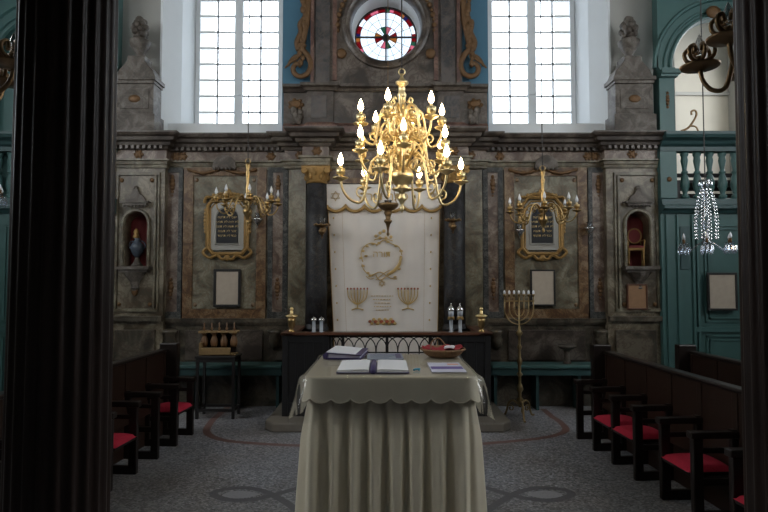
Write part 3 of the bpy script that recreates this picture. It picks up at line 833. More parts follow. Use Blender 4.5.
small(542.5, 170, 200, 233, 6.4, 8, .55, 'smaller unlit brass chandelier hanging in front of the right panelled wall', .37)
# near ones, half hidden behind the dark columns
def near(c, R_, ph, label):
    st = [(.0001, -.24), (.02, -.22), (.03, -.19), (.015, -.16), (.05, -.11), (.07, -.05), (.06, 0), (.03, .05), (.045, .08), (.025, .12), (.02, .22), (.035, .27), (.018, .33), (.03, .43), (.012, .5)]
    return chandelier('brass_chandelier', label, c, st, [(R_, .05, .02, 0, 6, ph, .10)], 7.4, 'bronze', 'bulb_clear', .010, 10, 'claw', .085, .02, None, 1.0, False)
p1 = P(700, 69, 2.3); d2 = 2.3 * (p1.z - EYE) / (P(729, 41, 2.3).z - EYE); p2 = P(729, 41, d2)
ch = (p2 - p1); ch.z = 0; nrm = Vector((-ch.y, ch.x, 0)).normalized()
if nrm.x < 0: nrm = -nrm
RN = ch.length; cN = (p1 + p2) / 2 + nrm * RN * math.cos(PI / 6); cN.z = p1.z
near(cN, RN, math.atan2(p1.y - cN.y, p1.x - cN.x), 'tarnished brass chandelier with claw cups half behind the right foreground column')
cL = Vector((-2 * .0 - cN.x - .27, cN.y + .1, cN.z)); near(cL, RN, .2, 'tarnished brass chandelier with claw cups at the left edge behind the left foreground column')

# ---- crystal chandelier
D = 6.2
c = P(705, 180, D); z = lambda y: P(705, y, D).z - c.z
t = thing('crystal_chandelier', 'small crystal chandelier with hanging prisms before the green gallery wall', 'chandelier', c)
MB().tube([(0, 0, -.01), (0, 0, 7.4 - c.z)], .007, 6).build('suspension_cable', 'cable', t)
MB().lathe([(.02, z(250)), (.045, z(246)), (.05, z(242)), (.025, z(238)), (.03, z(228)), (.045, z(220)), (.03, z(212)), (.02, z(200)), (.03, z(194)), (.035, z(190)), (.05, z(184)), (.065, z(180)), (.01, z(179))], (0, 0, 0), 14).build('glass_stem', 'crystal', t, True)
mb = MB()
def bead(mb, p, r, h):
    mb.lathe([(.0005, -h), (r, -h * .3), (r * .7, h * .5), (.0005, h * .6)], p, 6)
for k in range(10):
    a = k * PI / 5
    for i in range(15):
        q = i / 14; rr = .055 + .055 * q ** .7 + .02 * math.sin(PI * q)
        bead(mb, (rr * math.cos(a), rr * math.sin(a), z(190 + 48 * q)), .011, .016)
mb.build('bead_strand', 'crystal', t)
mb = MB()
for k in range(8):
    a = k * PI / 4; bead(mb, (.066 * math.cos(a), .066 * math.sin(a), z(184)), .012, .03)
    bead(mb, (.05 * math.cos(a + .4), .05 * math.sin(a + .4), z(250)), .014, .045)
mb.build('prism_fringe', 'crystal', t)
first = None
for k in range(6):
    ph = .02 + k * PI / 3
    if first is None:
        pts = spline([(.045, 0, z(242)), (.11, 0, z(245)), (.18, 0, z(250)), (.235, 0, z(248)), (.255, 0, z(244.5))], 4)
        arm = MB().tube(pts, .008, 6).build('arm', 'crystal', t, True)
        MB().lathe([(.01, -.01), (.05, .004), (.055, .01), (.015, .008)], (.255, 0, z(244.5)), 14).build('drip_pan', 'crystal', arm, True)
        MB().lathe([(.013, .005), (.013, .055)], (.255, 0, z(244.5)), 10).build('candle', 'gild_dull', arm, True)
        b = bulb_mb(.07, .016); b.v = [(x + .255, y, q + z(244.5) + .055) for x, y, q in b.v]; b.build('bulb', 'bulb_off', arm, True)
        mb = MB()
        for i in range(8):
            a = i * PI / 4; bead(mb, (.255 + .052 * math.cos(a), .052 * math.sin(a), z(244.5) - .055), .015, .06)
        mb.build('prism_fringe', 'crystal', arm)
        first = arm; first.rotation_euler.z = ph
    else:
        e = first.copy(); col.objects.link(e); e.parent = t; e.rotation_euler.z = ph
        for g in first.children: h = g.copy(); col.objects.link(h); h.parent = e

copy_thing(t, 'crystal chandelier barely seen at the left edge beyond the left column', P(-21, 131, 6.2))

# ---- curtain of the ark
TOPZ = P(384, 186, 7.9).z
def W(px, py, d=7.9): return P(px, py, d)
xl, xr = W(327.5, 186).x, W(440, 186).x
xlb, xrb = W(335, 330).x, W(437, 330).x
t = thing('ark_curtain', 'white satin ark curtain embroidered in gold behind the dark railing', 'curtain', ((xl + xr) / 2, 7.88, .30))
oc = t.location.copy()
ZBOT = .35
def cf(u, v):
    zq = TOPZ - v * (TOPZ - ZBOT)
    k = min(1.0, v * 1.1) ** 1.2
    a, b = xl + (xlb - xl) * k, xr + (xrb - xr) * k
    x = a + (b - a) * u
    y = 7.90 + (.006 * math.sin(u * 23 + .6) + .005 * math.sin(u * 51 + 1.2 * v)) * (.35 + .8 * v)
    return (x - oc.x, y - oc.y, zq - oc.z)
MB().grid(cf, 90, 24).build('curtain_cloth', 'curtain', t, True, 0, .004)
def vf(u, v):
    x = xl - .01 + (xr - xl + .02) * u
    sc = abs(math.sin(PI * u * 6))
    zb = P(384, 205, 7.86).z - .085 * sc ** .6
    zq = TOPZ + .02 + (zb - TOPZ - .02) * v
    return (x - oc.x, 7.868 + .003 * math.sin(u * 40) - oc.y, zq - oc.z)
MB().grid(vf, 120, 6).build('valance', 'curtain', t, True, 0, .003)
fr = [Vector(vf(i / 120, 1)) + Vector((0, -.004, -.004)) for i in range(121)]
MB().tube(fr, .024, 6, (1, .5)).build('valance_fringe', 'fringe', t, True)
mb = MB()
for e in (.0, 1.0):
    mb.tube([Vector(cf(e, i / 12)) + Vector((0, -.004, 0)) for i in range(13)], .006, 5)
for e in (.125, .865): mb.tube([Vector(cf(e, .1 + .9 * i / 12)) + Vector((0, -.001, 0)) for i in range(13)], .0025, 4)
mb.build('edge_braid', 'fringe', t, True)
# embroidery, all in relief on the cloth
def E(px, py, d=7.878): p = W(px, py, d); return p - oc
def star(mb, cx, cy, r, rr, d=7.88):
    c = E(cx, cy, d)
    for q in (0, PI):
        p = [c + Vector((r * math.sin(q + k * 2 * PI / 3), 0, r * math.cos(q + k * 2 * PI / 3))) for k in range(3)]
        mb.tube(p, rr, 4, cyc=True)
mb = MB()
star(mb, 335.5, 196, .066, .007, 7.855); star(mb, 432, 196, .066, .007, 7.855)
v_ = mb.build('star_embroidery', 'thread', t)
text('הרות רתכ', .17, 'thread', t, E(383.5, 200.5, 7.858), 'lettering')
mb = MB()
# wreath: horn, branches and crown
def th(pts, r, rr=None): mb.tube(spline([E(*p) for p in pts], 4), r * .75, 5)
th([(363, 262), (361, 254), (364, 247), (371, 243), (378, 245)], .010)
th([(376, 246), (384, 240), (392, 244), (399, 247), (402, 255)], .010)
th([(362, 264), (364, 270), (370, 275), (377, 273)], .010)
th([(401, 257), (400, 265), (394, 272), (387, 276), (380, 280), (376, 275)], .012, None)
th([(401, 256), (399, 264), (394, 270), (387, 275)], .026)
th([(372, 276), (380, 272), (390, 278), (397, 279)], .010)
th([(376, 280), (383, 274), (390, 270)], .008)
th([(366, 276), (370, 279), (374, 278)], .008)
for k, (x, y) in enumerate(((363, 251), (361, 258), (363, 266), (368, 273), (367, 246), (373, 244), (396, 246), (401, 251), (388, 242), (379, 243), (366, 256), (370, 276), (395, 277), (399, 269))):
    mb.ball(E(x, y), .02, 6, (1.3, .3, .8))
for x, y, h in ((376, 236, 0), (380, 233, 0), (384, 231, 0), (388, 234, 0), (391, 237, 0), (380, 238, 0), (386, 238, 0)): mb.ball(E(x, y), .024, 6, (1, .3, 1))
th([(374, 240), (383, 238), (393, 241)], .009)
mb.build('wreath_embroidery', 'thread', t, True)
text('הרות', .125, 'thread', t, E(382, 257, 7.876), 'lettering')
mb = MB(); star(mb, 382, 283.5, .045, .007)
for y, w in ((296, 22), (299.5, 18), (303, 15), (306.5, 16), (310, 12)):
    x = 382 - w / 2
    while x < 382 + w / 2:
        l = 1.2 + 1.6 * R.random(); mb.tube([E(x, y), E(min(x + l, 383 + w / 2), y)], .0055, 4); x += l + .9
mb.build('line_embroidery', 'thread', t)
md = MB()
for cx in (357.5, 408):
    mb = MB()
    for k in range(1, 4):
        r = k * 3.3
        mb.tube(spline([E(cx - r, 290), E(cx - r * .92, 297), E(cx - r * .5, 302), E(cx, 304.5), E(cx + r * .5, 302), E(cx + r * .92, 297), E(cx + r, 290)], 4), .007, 5)
    mb.tube([E(cx, 290), E(cx, 309)], .008, 5); mb.tube([E(cx - 6, 310), E(cx, 308), E(cx + 6, 310)], .009, 5)
    for k in range(-3, 4): md.ball(E(cx + k * 3.3, 288.7), .012, 6, (1, .4, 1.3))
    mb.build('candelabrum_embroidery', 'thread', t, True)
md.build('flame_embroidery', 'thread_red', t, True)
mb = MB(); md = MB()
for k in range(14):
    x = 370 + k * 1.9; y = 321.5 + 2.4 * math.sin(k * 2.1)
    (md if k % 3 == 0 else mb).ball(E(x, y), .022 + .008 * R.random(), 6, (1.1, .3, .9))
mb.tube(spline([E(369, 322), (E(376, 320)), E(382, 324), E(390, 320), E(396, 323)], 4), .006, 5)
mb.build('flower_embroidery', 'thread', t, True); md.build('bud_embroidery', 'thread_red', t, True)
mb = MB()
for y in range(218, 326, 17):
    for x0 in (333.5, 431.5):
        x = x0 + (y - 218) * (.04 if x0 < 380 else -.02); mb.ball(E(x, y), .012, 6, (1, .4, 1.3))
mb.build('border_embroidery', 'thread', t, True)

# ---- platform, railing before the ark
def quadstep():
    a, b = P(268, 420, 6.5).x, P(508, 420, 6.5).x
    o = MB().prism([(a - .06, 6.62), (a + .05, 6.50), (b - .05, 6.50), (b + .06, 6.62), (b + .06, 7.66), (a - .06, 7.66)], 'z', 0, .11).build('ark_step', 'step', None, False, .02)
    tag(o, 'low worn stone step under the dark railing before the ark', 'step')
quadstep()
D = 6.86
xa, xb = P(283, 340, D).x, P(490, 340, D).x; la, lb = P(329, 345, D).x, P(441, 345, D).x
zt = P(384, 332, D).z
t = thing('ark_railing', 'dark wooden railing with arched iron lattice before the ark curtain', 'railing', ((xa + xb) / 2, D, .11)); oc = t.location.copy()
def L(mb, x0, x1, y0, y1, z0, z1): return mb.box(x0 - oc.x, x1 - oc.x, y0 - oc.y, y1 - oc.y, z0 - oc.z, z1 - oc.z)
m = MB(); L(m, xa - .02, xb + .02, D - .07, D + .09, zt - .035, zt); L(m, xa - .02, xa + .14, D - .07, 7.9, zt - .035, zt - .002); L(m, xb - .14, xb + .02, D - .07, 7.9, zt - .035, zt - .002)
m.build('top_rail', 'rail_wood', t, False, .008)
for x0, x1 in ((xa, la), (lb, xb)):
    m = MB(); L(m, x0, x1, D - .03, D + .05, .11, zt - .035)
    L(m, x0, x0 + .07, D - .05, D + .06, .11, zt - .035); L(m, x1 - .07, x1, D - .05, D + .06, .11, zt - .035); L(m, x0 + .07, x1 - .07, D - .045, D, .11, .27); L(m, x0 + .07, x1 - .07, D - .045, D, zt - .12, zt - .035)
    for k in range(1, 4): xx = x0 + .07 + (x1 - x0 - .14) * k / 4; L(m, xx - .012, xx + .012, D - .04, D, .3, zt - .12)
    m.build('panel', 'railing', t, False, .004)
for x0, x1 in ((xa, xa + .08), (xb - .08, xb)):
    m = MB(); L(m, x0, x1, D + .06, 7.9, .11, zt - .035); m.build('side_panel', 'railing', t)
posts = [la + .02, (la + lb) / 2 - .31 * 1, (la + lb) / 2 + .31, lb - .02]
px_ = [la + .015, P(343, 345, D).x, P(387, 345, D).x, P(430, 345, D).x, lb - .015]
for x in px_:
    m = MB(); L(m, x - .018, x + .018, D - .03, D + .02, .11, zt - .035); m.build('post', 'railing', t)
m = MB(); L(m, la, lb, D - .02, D + .02, .2, .25); L(m, la, lb, D - .02, D + .015, zt - .06, zt - .035); L(m, la, lb, D - .01, D + .01, zt - .255, zt - .24); m.build('cross_bar', 'iron', t)
m = MB()
for a, b in zip(px_, px_[1:]):
    w = b - a; n = 4 if w > .3 else 2
    for k in range(n + 1):
        x = a + w * k / n - oc.x
        m.tube([(x, 0, .11), (x, 0, zt - .245 - oc.z)], .007, 6)
    st_ = w / n
    for k in range(-1, n):
        pts = []
        for i in range(13):
            an = PI * i / 12; x = a + st_ * (k + 1) - st_ * math.cos(an); zq = zt - .245 + .185 * math.sin(an) ** .8
            if a - .001 <= x <= b + .001: pts.append((x - oc.x, 0, zq - oc.z))
        if len(pts) > 1: m.tube(pts, .007, 6)
m.build('lattice', 'iron', t, True)

# gilt urn finials and silver-topped glass lights standing on the rail
def finial(px, label):
    x = P(px, 331, D).x; s = .30 / .30
    t = thing('brass_finial', label, 'finial', (x, D, zt))
    MB().lathe([(.04, 0), (.042, .015), (.02, .03), (.022, .04), (.04, .07), (.046, .13), (.05, .16), (.035, .17)], (0, 0, 0), 18).build('vase', 'brass_dim', t, True)
    MB().lathe([(.035, .17), (.07, .185), (.075, .20), (.04, .215), (.02, .22), (.022, .25), (.014, .262)], (0, 0, 0), 18).build('lid', 'brass', t, True)
    MB().ball((0, 0, .28), .024, 12).build('knob', 'brass', t, True)
finial(291.5, 'polished brass finial at the left end of the dark railing')
finial(481.5, 'polished brass finial at the right end of the dark railing')
def smallglass(px, label):
    t = thing('glass_light', label, 'candle light', (P(px, 331, D).x, D - .02, zt))
    MB().lathe([(.028, 0), (.028, .006), (.022, .01), (.021, .135), (.024, .14)], (0, 0, 0), 14).build('glass_tube', 'bluegrey_glass', t, True)
    MB().lathe([(.024, .14), (.034, .142), (.036, .155), (.026, .172), (.006, .182), (.0001, .195)], (0, 0, 0), 14).build('cap', 'silver', t, True)
M['bluegrey_glass'] = mat('milky_glass', (.38, .42, .48), .2, 0, .1)
smallglass(314, 'short glass light with silver cap on the left rail, nearer the brass finial')
smallglass(321.5, 'short glass light with silver cap on the left rail, nearer the curtain')
def tallglass(px, label):
    t = thing('lantern', label, 'lantern', (P(px, 331, D).x, D - .02, zt))
    MB().lathe([(.03, 0), (.03, .008), (.021, .012), (.021, .16), (.026, .165)], (0, 0, 0), 14).build('glass_tube', 'bluegrey_glass', t, True)
    mb = MB().lathe([(.026, .165), (.040, .17), (.041, .185), (.036, .19)], (0, 0, 0), 16)
    for k in range(6): mb.ball((.036 * math.cos(k * PI / 3), .036 * math.sin(k * PI / 3), .16), .008, 6, (1, 1, 1.8))
    mb.build('gallery_ring', 'brass_dim', t, True)
    MB().lathe([(.034, .19), (.034, .26)], (0, 0, 0), 14).build('lantern_glass', 'bluegrey_glass', t, True)
    MB().lathe([(.04, .26), (.042, .27), (.034, .295), (.014, .315), (.008, .325), (.012, .332), (.0001, .355)], (0, 0, 0), 16).build('cap', 'silver', t, True)
tallglass(451, 'tall glass lantern with pointed silver cap on the right rail, left of its twin')
tallglass(460, 'tall glass lantern with pointed silver cap on the right rail, right of its twin')

# ---- sanctuary lamp before the curtain
D2 = 7.2
p = P(388, 210, D2); sc = D2 / F
t = thing('hanging_lamp', 'dark bronze sanctuary lamp hanging in front of the white curtain', 'lamp', p)
q = lambda y: P(388, y, D2).z - p.z
MB().lathe([(.0001, q(237)), (.012, q(235)), (.01, q(231)), (.02, q(227)), (.03, q(224)), (.05, q(222)), (.055, q(220.5)), (.03, q(219)), (.035, q(216)), (.055, q(213)), (.045, q(211)), (.09, q(209.5)), (.13, q(206.5)), (.14, q(204)), (.13, q(203.5)), (.02, q(206))], (0, 0, 0), 20).build('bowl', 'bronze', t, True)
mb = MB()
for k in range(3):
    a = k * 2 * PI / 3 + .5; mb.tube([(.13 * math.cos(a), .13 * math.sin(a), q(204)), (.02 * math.cos(a), .02 * math.sin(a), q(165)), (0, 0, q(160))], .006, 5)
mb.tube([(0, 0, q(160)), (0, 0, 7.4 - p.z)], .005, 5)
mb.build('chain', 'bronze', t)
MB().lathe([(.03, 0), (.05, .07), (.052, .075), (.02, .01)], (0, 0, q(206)), 12).build('glass_cup', 'crystal', t, True)

# ---- wall lamps
def sconce(px, py, d, wall, label, metal='bronze', sc=1.0):
    p = P(px, py, d)
    t = thing('wall_lamp', label, 'wall lamp', p)
    MB().lathe([(.0001, -.16), (.012, -.15), (.01, -.12), (.025, -.10), (.045, -.075), (.05, -.05), (.025, -.03), (.02, -.01), (.05, .005), (.1, .015), (.105, .03), (.03, .03)], (0, 0, 0), 16).build('lamp_body', metal, t, True)
    mb = MB()
    for k in range(8): mb.ball((.1 * math.cos(k * PI / 4), .1 * math.sin(k * PI / 4), .03), .018, 6)
    mb.build('drip_pan', metal, t, True)
    MB().lathe([(.03, .03), (.042, .12), (.045, .125), (.025, .05)], (0, 0, 0), 12).build('glass_cup', 'crystal', t, True)
    L_ = wall - d
    MB().tube(spline([(0, 0, -.04), (0, L_ * .4, -.1), (0, L_ * .75, -.06), (0, L_ + .005, -.03)], 4), .012, 6).lathe([(.05, L_ - .01), (.05, L_ + .004)], (0, 0, -.03), 12, 'y').build('bracket', metal, t, True)
sconce(322, 227, 7.6, 7.72, 'bronze wall lamp on the dark column left of the curtain')
sconce(453, 222, 7.6, 7.72, 'bronze wall lamp on the dark column right of the curtain')
def cup(px, py, label):
    p = P(px, py, 7.9); t = thing('silver_cup_lamp', label, 'wall lamp', p)
    MB().lathe([(.0001, -.10), (.012, -.09), (.008, -.06), (.03, -.05), (.055, -.01), (.075, .02), (.08, .035), (.04, .02)], (0, 0, 0), 16).build('bowl', 'silver', t, True)
    MB().lathe([(.03, .02), (.04, .11), (.043, .115), (.02, .04)], (0, 0, 0), 12).build('glass_cup', 'crystal', t, True)
    MB().tube([(0, .03, -.02), (0, .13, -.04)], .01, 6).build('bracket', 'silver', t)
cup(257.5, 221, 'small silver cup lamp on the wall at the right edge of the left tablet')
cup(519.5, 232, 'small silver cup lamp on the wall at the left edge of the right tablet')
cup(589.5, 230, 'small silver cup lamp on the dark strip left of the chair niche')

# ---- tablets of the law
def tablet(cpx, label, arch, left):
    d = 7.99
    x0, x1 = P(cpx - 10.5, 240, d).x, P(cpx + 10.5, 240, d).x
    z0, z1 = P(cpx, 243, d).z, P(cpx, 208, d).z; xc = (x0 + x1) / 2
    t = thing('wall_tablet', label, 'tablet', (xc, 8.01, z0 - .2)); o = t.location.copy()
    hw = (x1 - x0) / 2; r = hw
    def ol(w, h, rr): return [(-w, 0), (w, 0), (w, h - rr)] + [(w * math.cos(a * PI / 10) if arch else w, h - rr + rr * math.sin(a * PI / 10)) for a in range(0, 11)][1:] + [(-w, h - rr)]
    h = z1 - z0
    arcp = lambda w, h, b: [(-w, b), (w, b)] + [(w * math.cos(a * PI / 10), h - w + w * math.sin(a * PI / 10)) for a in range(11)]
    shp = [(x, z + .2) for x, z in arcp(hw, h, 0)]
    MB().prism(shp, 'y', -.045, -.025).build('black_slab', 'slate', t)
    W_, B_, T_ = hw + .085, .2 - .10, h + .2 + .10
    fr = MB().prism([(-W_, B_), (W_, B_), (W_, T_ - .05), (W_ - .06, T_), (-W_ + .06, T_), (-W_, T_ - .05)], 'y', -.028, 0)
    rim = [(x * 1.0, -.035, z) for x, z in [(-hw - .02, .18), (hw + .02, .18)] + [((hw + .02) * math.cos(a * PI / 12), h + .2 - hw + (hw + .02) * math.sin(a * PI / 12)) for a in range(13)]]
    fr.tube(rim, .014, 6, cyc=True)
    fr.build('marble_surround', 'tablet_white', t, 'auto')
    g = MB(); GW, GB, GT = hw + .135, .045, h + .2 + .17
    oct_ = [(-GW + .07, GB), (GW - .07, GB), (GW, GB + .09), (GW, GT - .14), (GW - .1, GT - .02), (-GW + .1, GT - .02), (-GW, GT - .14), (-GW, GB + .09)]
    g.tube([(x, -.03, z) for x, z in oct_], .028, 6, cyc=True)
    g.tube([(x * .86, -.035, .04 + (z - .04) * .93) for x, z in oct_], .012, 5, cyc=True)
    for s in (-1, 1):
        for k in range(7): g.ball((s * (GW + .03), -.03, GT - .2 - k * .052), .035 - .003 * abs(k - 3), 7, (.9, .5, 1))
        g.tube(spline([(s * (GW - .02), -.03, GB + .1), (s * (GW + .06), -.04, GB + .02), (s * (GW - .04), -.04, GB - .06), (s * .14, -.04, GB - .02), (s * .07, -.04, GB - .08), (0, -.04, GB - .05)], 4), .022, 6)
        g.tube(spline([(s * (GW - .08), -.03, GT - .02), (s * (GW + .02), -.04, GT - .02), (s * (GW + .05), -.03, GT - .1)], 4), .022, 6)
        g.tube(spline([(0, -.03, GT), (s * .1, -.04, GT + .03), (s * .2, -.03, GT + .0)], 4), .018, 6)
        for k in range(4): g.ball((s * (.05 + .05 * k), -.04, GT + .035 - .008 * k), .028, 7, (1, .5, 1))
    g.ball((0, -.04, GB - .06), .045, 8, (1, .5, 1)); g.ball((0, -.04, GT + .06), .05, 8, (1, .5, 1))
    g.build('gilt_frame', 'gild', t, 'auto')
    rows = left
    for i, ln in enumerate(rows):
        text(ln[::-1], .046, 'thread', t, (0, -.0455, .2 + h - .15 - i * .066))
tablet(227.5, 'black arched tablet with gold lettering in a gilt octagonal frame on the left wall', True, ['אנכי לא תרצח', 'לא יהיה לא תנאף', 'לא תשא לא תגנב', 'זכור לא תענה', 'כבד לא תחמד'])
tablet(542, 'black tablet in a gilt octagonal frame behind the right small chandelier', True, ['אנכי לא תרצח', 'לא יהיה לא תנאף', 'לא תשא לא תגנב', 'זכור לא תענה', 'כבד לא תחמד'])

def framed(x0, y0, x1, y1, d, fm, pm, fw, label, name='framed_notice', lines=0, tilt=0):
    a, b = P(x0, y1, d), P(x1, y0, d); w, h = b.x - a.x, b.z - a.z
    t = thing(name, label, 'framed notice', ((a.x + b.x) / 2, d, a.z)); t.rotation_euler = (tilt, 0, 0)
    m = MB().box(-w / 2, w / 2, -.02, .02, 0, fw).box(-w / 2, w / 2, -.02, .02, h - fw, h).box(-w / 2, -w / 2 + fw, -.02, .02, fw, h - fw).box(w / 2 - fw, w / 2, -.02, .02, fw, h - fw)
    m.build('frame', fm, t, False, .004)
    MB().box(-w / 2 + fw * .8, w / 2 - fw * .8, -.008, .008, fw * .8, h - fw * .8).build('sheet', pm, t)
framed(213.5, 269, 241, 307, 7.97, 'black_frame', 'old_paper', .036, 'pale parchment in a thick black frame under the left tablet')
framed(530.5, 269.5, 555, 306, 7.97, 'black_frame', 'old_paper', .024, 'pale parchment in a thin black frame beside the tall candelabrum')
framed(627, 284, 647, 309.5, 7.86, 'rail_wood', 'tan_paper', .02, 'small tan plaque in a brown frame under the chair niche')
framed(707.5, 272.5, 736.5, 310.5, 7.74, 'black_frame', 'old_paper', .03, 'grey sheet in a black frame on the green panelled wall')

# ---- what stands in the niches
x = NX[-1]
t = thing('niche_vase', 'blue and gold covered vase in the red niche of the left pier', 'vase', (x - .015, 7.98, NZB + .0)); t.scale = (.88, .88, .88)
MB().lathe([(.085, 0), (.09, .02), (.06, .05), (.04, .1), (.03, .14)], (0, 0, 0), 16).build('foot', 'stucco', t, True)
MB().lathe([(.03, .14), (.05, .16), (.09, .22), (.11, .30), (.095, .36), (.06, .385), (.045, .43), (.055, .45)], (0, 0, 0), 18).build('body', 'blue_white', t, True)
mb = MB()
for s in (-1, 1): mb.tube(spline([(s * .085, 0, .26), (s * .13, 0, .31), (s * .115, 0, .38), (s * .06, 0, .41)], 4), .010, 6)
mb.build('handle', 'blue_white', t, True)
MB().lathe([(.055, .45), (.05, .48), (.035, .52), (.045, .55), (.03, .59), (.0001, .62)], (-.02, 0, 0), 14).build('lid', 'gild', t, True)
x = NX[1]
t = thing('gilt_chair', 'tiny gilded chair with red upholstery in the red niche of the right pier', 'chair', (x, 7.99, NZB), -.3)
cw = .108
for sx in (-1, 1):
    for yy in (-.09, .09):
        MB().lathe([(.009, 0), (.012, .05), (.008, .1), (.014, .2), (.014, .24)], (sx * (cw - .012), yy, 0), 8).build('leg', 'gild', t, True)
MB().box(-cw, cw, -.105, .1, .22, .255).build('seat_frame', 'gild', t, False, .006)
MB().box(-cw + .01, cw - .01, -.1, .09, .25, .29).build('seat', 'seat_red', t, False, .012)
ov = [(.088 * math.cos(k * PI / 12), .09, .435 + .105 * math.sin(k * PI / 12)) for k in range(24)]
bk = MB().tube(ov, .014, 6, cyc=True)
for sx in (-1, 1): bk.tube([(sx * (cw - .015), .09, .25), (sx * .08, .09, .38)], .011, 6)
bk.build('back_frame', 'gild', t, True)
MB().lathe([(.082, -.008), (.082, .008)], (0, .09, 0), 20, 'y', Matrix.Translation((0, 0, .435)) @ Matrix.Diagonal((1, 1, 1.18, 1))).build('backrest', 'seat_red', t)
for sx in (-1, 1):
    am = MB(); am.tube(spline([(sx * .085, .09, .36), (sx * (cw + .005), .0, .37), (sx * (cw + .008), -.07, .36), (sx * cw, -.08, .30), (sx * cw, -.08, .25)], 4), .010, 6); am.build('armrest', 'gild', t, True)

# ---- stone urns on pedestals above the piers
def urn(cpx, label):
    d = 7.93; c = P(cpx, 128, d); t = thing('stone_urn', label, 'urn', (c.x, d, 3.84)); f = lambda y: P(cpx, y, d).z - 3.84
    m = MB(); w = .30
    m.box(-.295, .295, -.17, .17, 0, f(117)).box(-.265, .265, -.14, .14, f(117), f(87)).box(-.28, .28, -.16, .16, f(87), f(84)).box(-.30, .30, -.18, .18, f(84), f(80))
    m.box(-.2, .2, -.152, -.14, f(112), f(92)); m.build('pedestal', 'stucco', t, False, .01)
    MB().ball((0, -.15, f(102)), .07, 8, (1.3, .3, .8)).build('relief', 'gild_dull', t, True)
    m = MB().prism([(-.28, f(80)), (.28, f(80)), (.24, f(73)), (.17, f(68)), (.12, f(63)), (.13, f(59)), (-.13, f(59)), (-.12, f(63)), (-.17, f(68)), (-.24, f(73))], 'y', -.13, .13)
    m.build('cap', 'stucco', t, False, .01)
    MB().lathe([(.08, f(59)), (.05, f(57)), (.045, f(55.5)), (.09, f(51)), (.135, f(46)), (.15, f(42)), (.12, f(40)), (.07, f(39.5)), (.05, f(38.5))], (0, 0, 0), 20).build('vase', 'stucco', t, True)
    mb = MB()
    for k in range(26):
        a = k * 2.4; zq = k / 25
        rr = .085 * math.sin(PI * (.15 + .8 * zq))
        mb.ball((rr * math.cos(a), rr * math.sin(a), f(38) + (f(20) - f(38)) * zq), .045 + .012 * (k % 2), 7)
    mb.build('flower_bunch', 'stucco', t, True)
urn(138.5, 'grey stone urn with flowers on a pedestal above the left pier')
urn(630.5, 'grey stone urn with flowers on a pedestal above the right pier')

# ---- carved gilt scrolls either side of the rose window
def scroll(s, label):
    f = lambda x, y, d=7.955: P(x if s < 0 else 771.5 - x, y, d)
    c = f(303, 78); mb = MB()
    def T(pts, r): 
        sp = spline([f(*p) - c for p in pts], 5); n = len(sp)
        mb.tube(sp, [r[0] + (r[1] - r[0]) * i / (n - 1) for i in range(n)], 8, (1, .8))
    T([(312, -40), (310, -15), (308, 4), (307, 20), (304, 36), (302, 48), (308, 56), (311, 65), (308, 73), (301, 76.5), (295, 74), (293, 68), (297, 63.5), (301, 66)], (.05, .035))
    T([(304, 44), (300, 52), (297, 58), (291, 62), (285, 68)], (.045, .012))
    T([(309, 2), (304, 8), (305, 16), (300, 24), (301, 32), (297, 42), (299, 50)], (.03, .045))
    T([(302, 56), (296, 56), (291, 60), (288, 66)], (.03, .02))
    for k in range(22):
        y = -30 + k * 4.4; x = 306 - .05 * (y + 30) + R.uniform(-3.4, 2)
        mb.ball(f(x, y, 7.93) - c, .026 + .014 * R.random(), 7, (1.2, .5, 1.5))
    o = mb.build('gilt_scroll', 'gild_dull', None, True); o.location = c
    tag(o, label, 'ornament')
scroll(-1, 'tall carved gilt scroll to the left of the round stained window')
scroll(1, 'tall carved gilt scroll to the right of the round stained window')
# ---- reading desk with its cloth and clear plastic cover
TX, TY, TZ = .05, 4.415, 1.088
HA, HB = .588, .575
t = thing('reading_table', 'square reading table hidden under the cream cloth', 'table', (TX, TY, 0))
MB().box(-HA + .02, HA - .02, -HB + .02, HB - .02, TZ - .04, TZ).build('tabletop', 'rail_wood', t)
for sx in (-1, 1):
    for sy in (-1, 1): MB().box(sx * .5 - .035, sx * .5 + .035, sy * .47 - .035, sy * .47 + .035, 0, TZ - .04).build('leg', 'rail_wood', t)
def perim(u, off=0, rad=.07):
    "point and outward normal on the rounded rectangle of the table edge, u in 0..1 from the middle of the front side"
    a, b = HA - rad, HB - rad
    segs = [('l', a), ('c', rad * PI / 2), ('l', 2 * b), ('c', rad * PI / 2), ('l', 2 * a), ('c', rad * PI / 2), ('l', 2 * b), ('c', rad * PI / 2), ('l', a)]
    tot = sum(q[1] for q in segs); s = (u % 1) * tot; corner = [(a, -b), (a, b), (-a, b), (-a, -b)]
    dirs = [(1, 0), (0, 1), (-1, 0), (0, -1)]
    start = [(0, -HB), None, (HA, -b), None, (a, HB), None, (-HA, b), None, (-a, -HB)]
    for i, (k, l) in enumerate(segs):
        if s <= l or i == len(segs) - 1:
            if k == 'l':
                d = dirs[(i // 2) % 4]; n = (d[1], -d[0]); p = start[i]
                x, y = p[0] + d[0] * s, p[1] + d[1] * s
            else:
                c = corner[i // 2]; an = -PI / 2 + (i // 2) * PI / 2 + s / rad
                n = (math.cos(an), math.sin(an)); x, y = c[0] + rad * n[0], c[1] + rad * n[1]
            return Vector((x + n[0] * off, y + n[1] * off)), Vector(n), u * tot
        s -= l
TOT = 4 * (HA - .07) + 4 * (HB - .07) + 2 * PI * .07
t = thing('tablecloth', 'cream satin cloth with scalloped top edge and pleated skirt on the reading table', 'tablecloth', (TX, TY, 0))
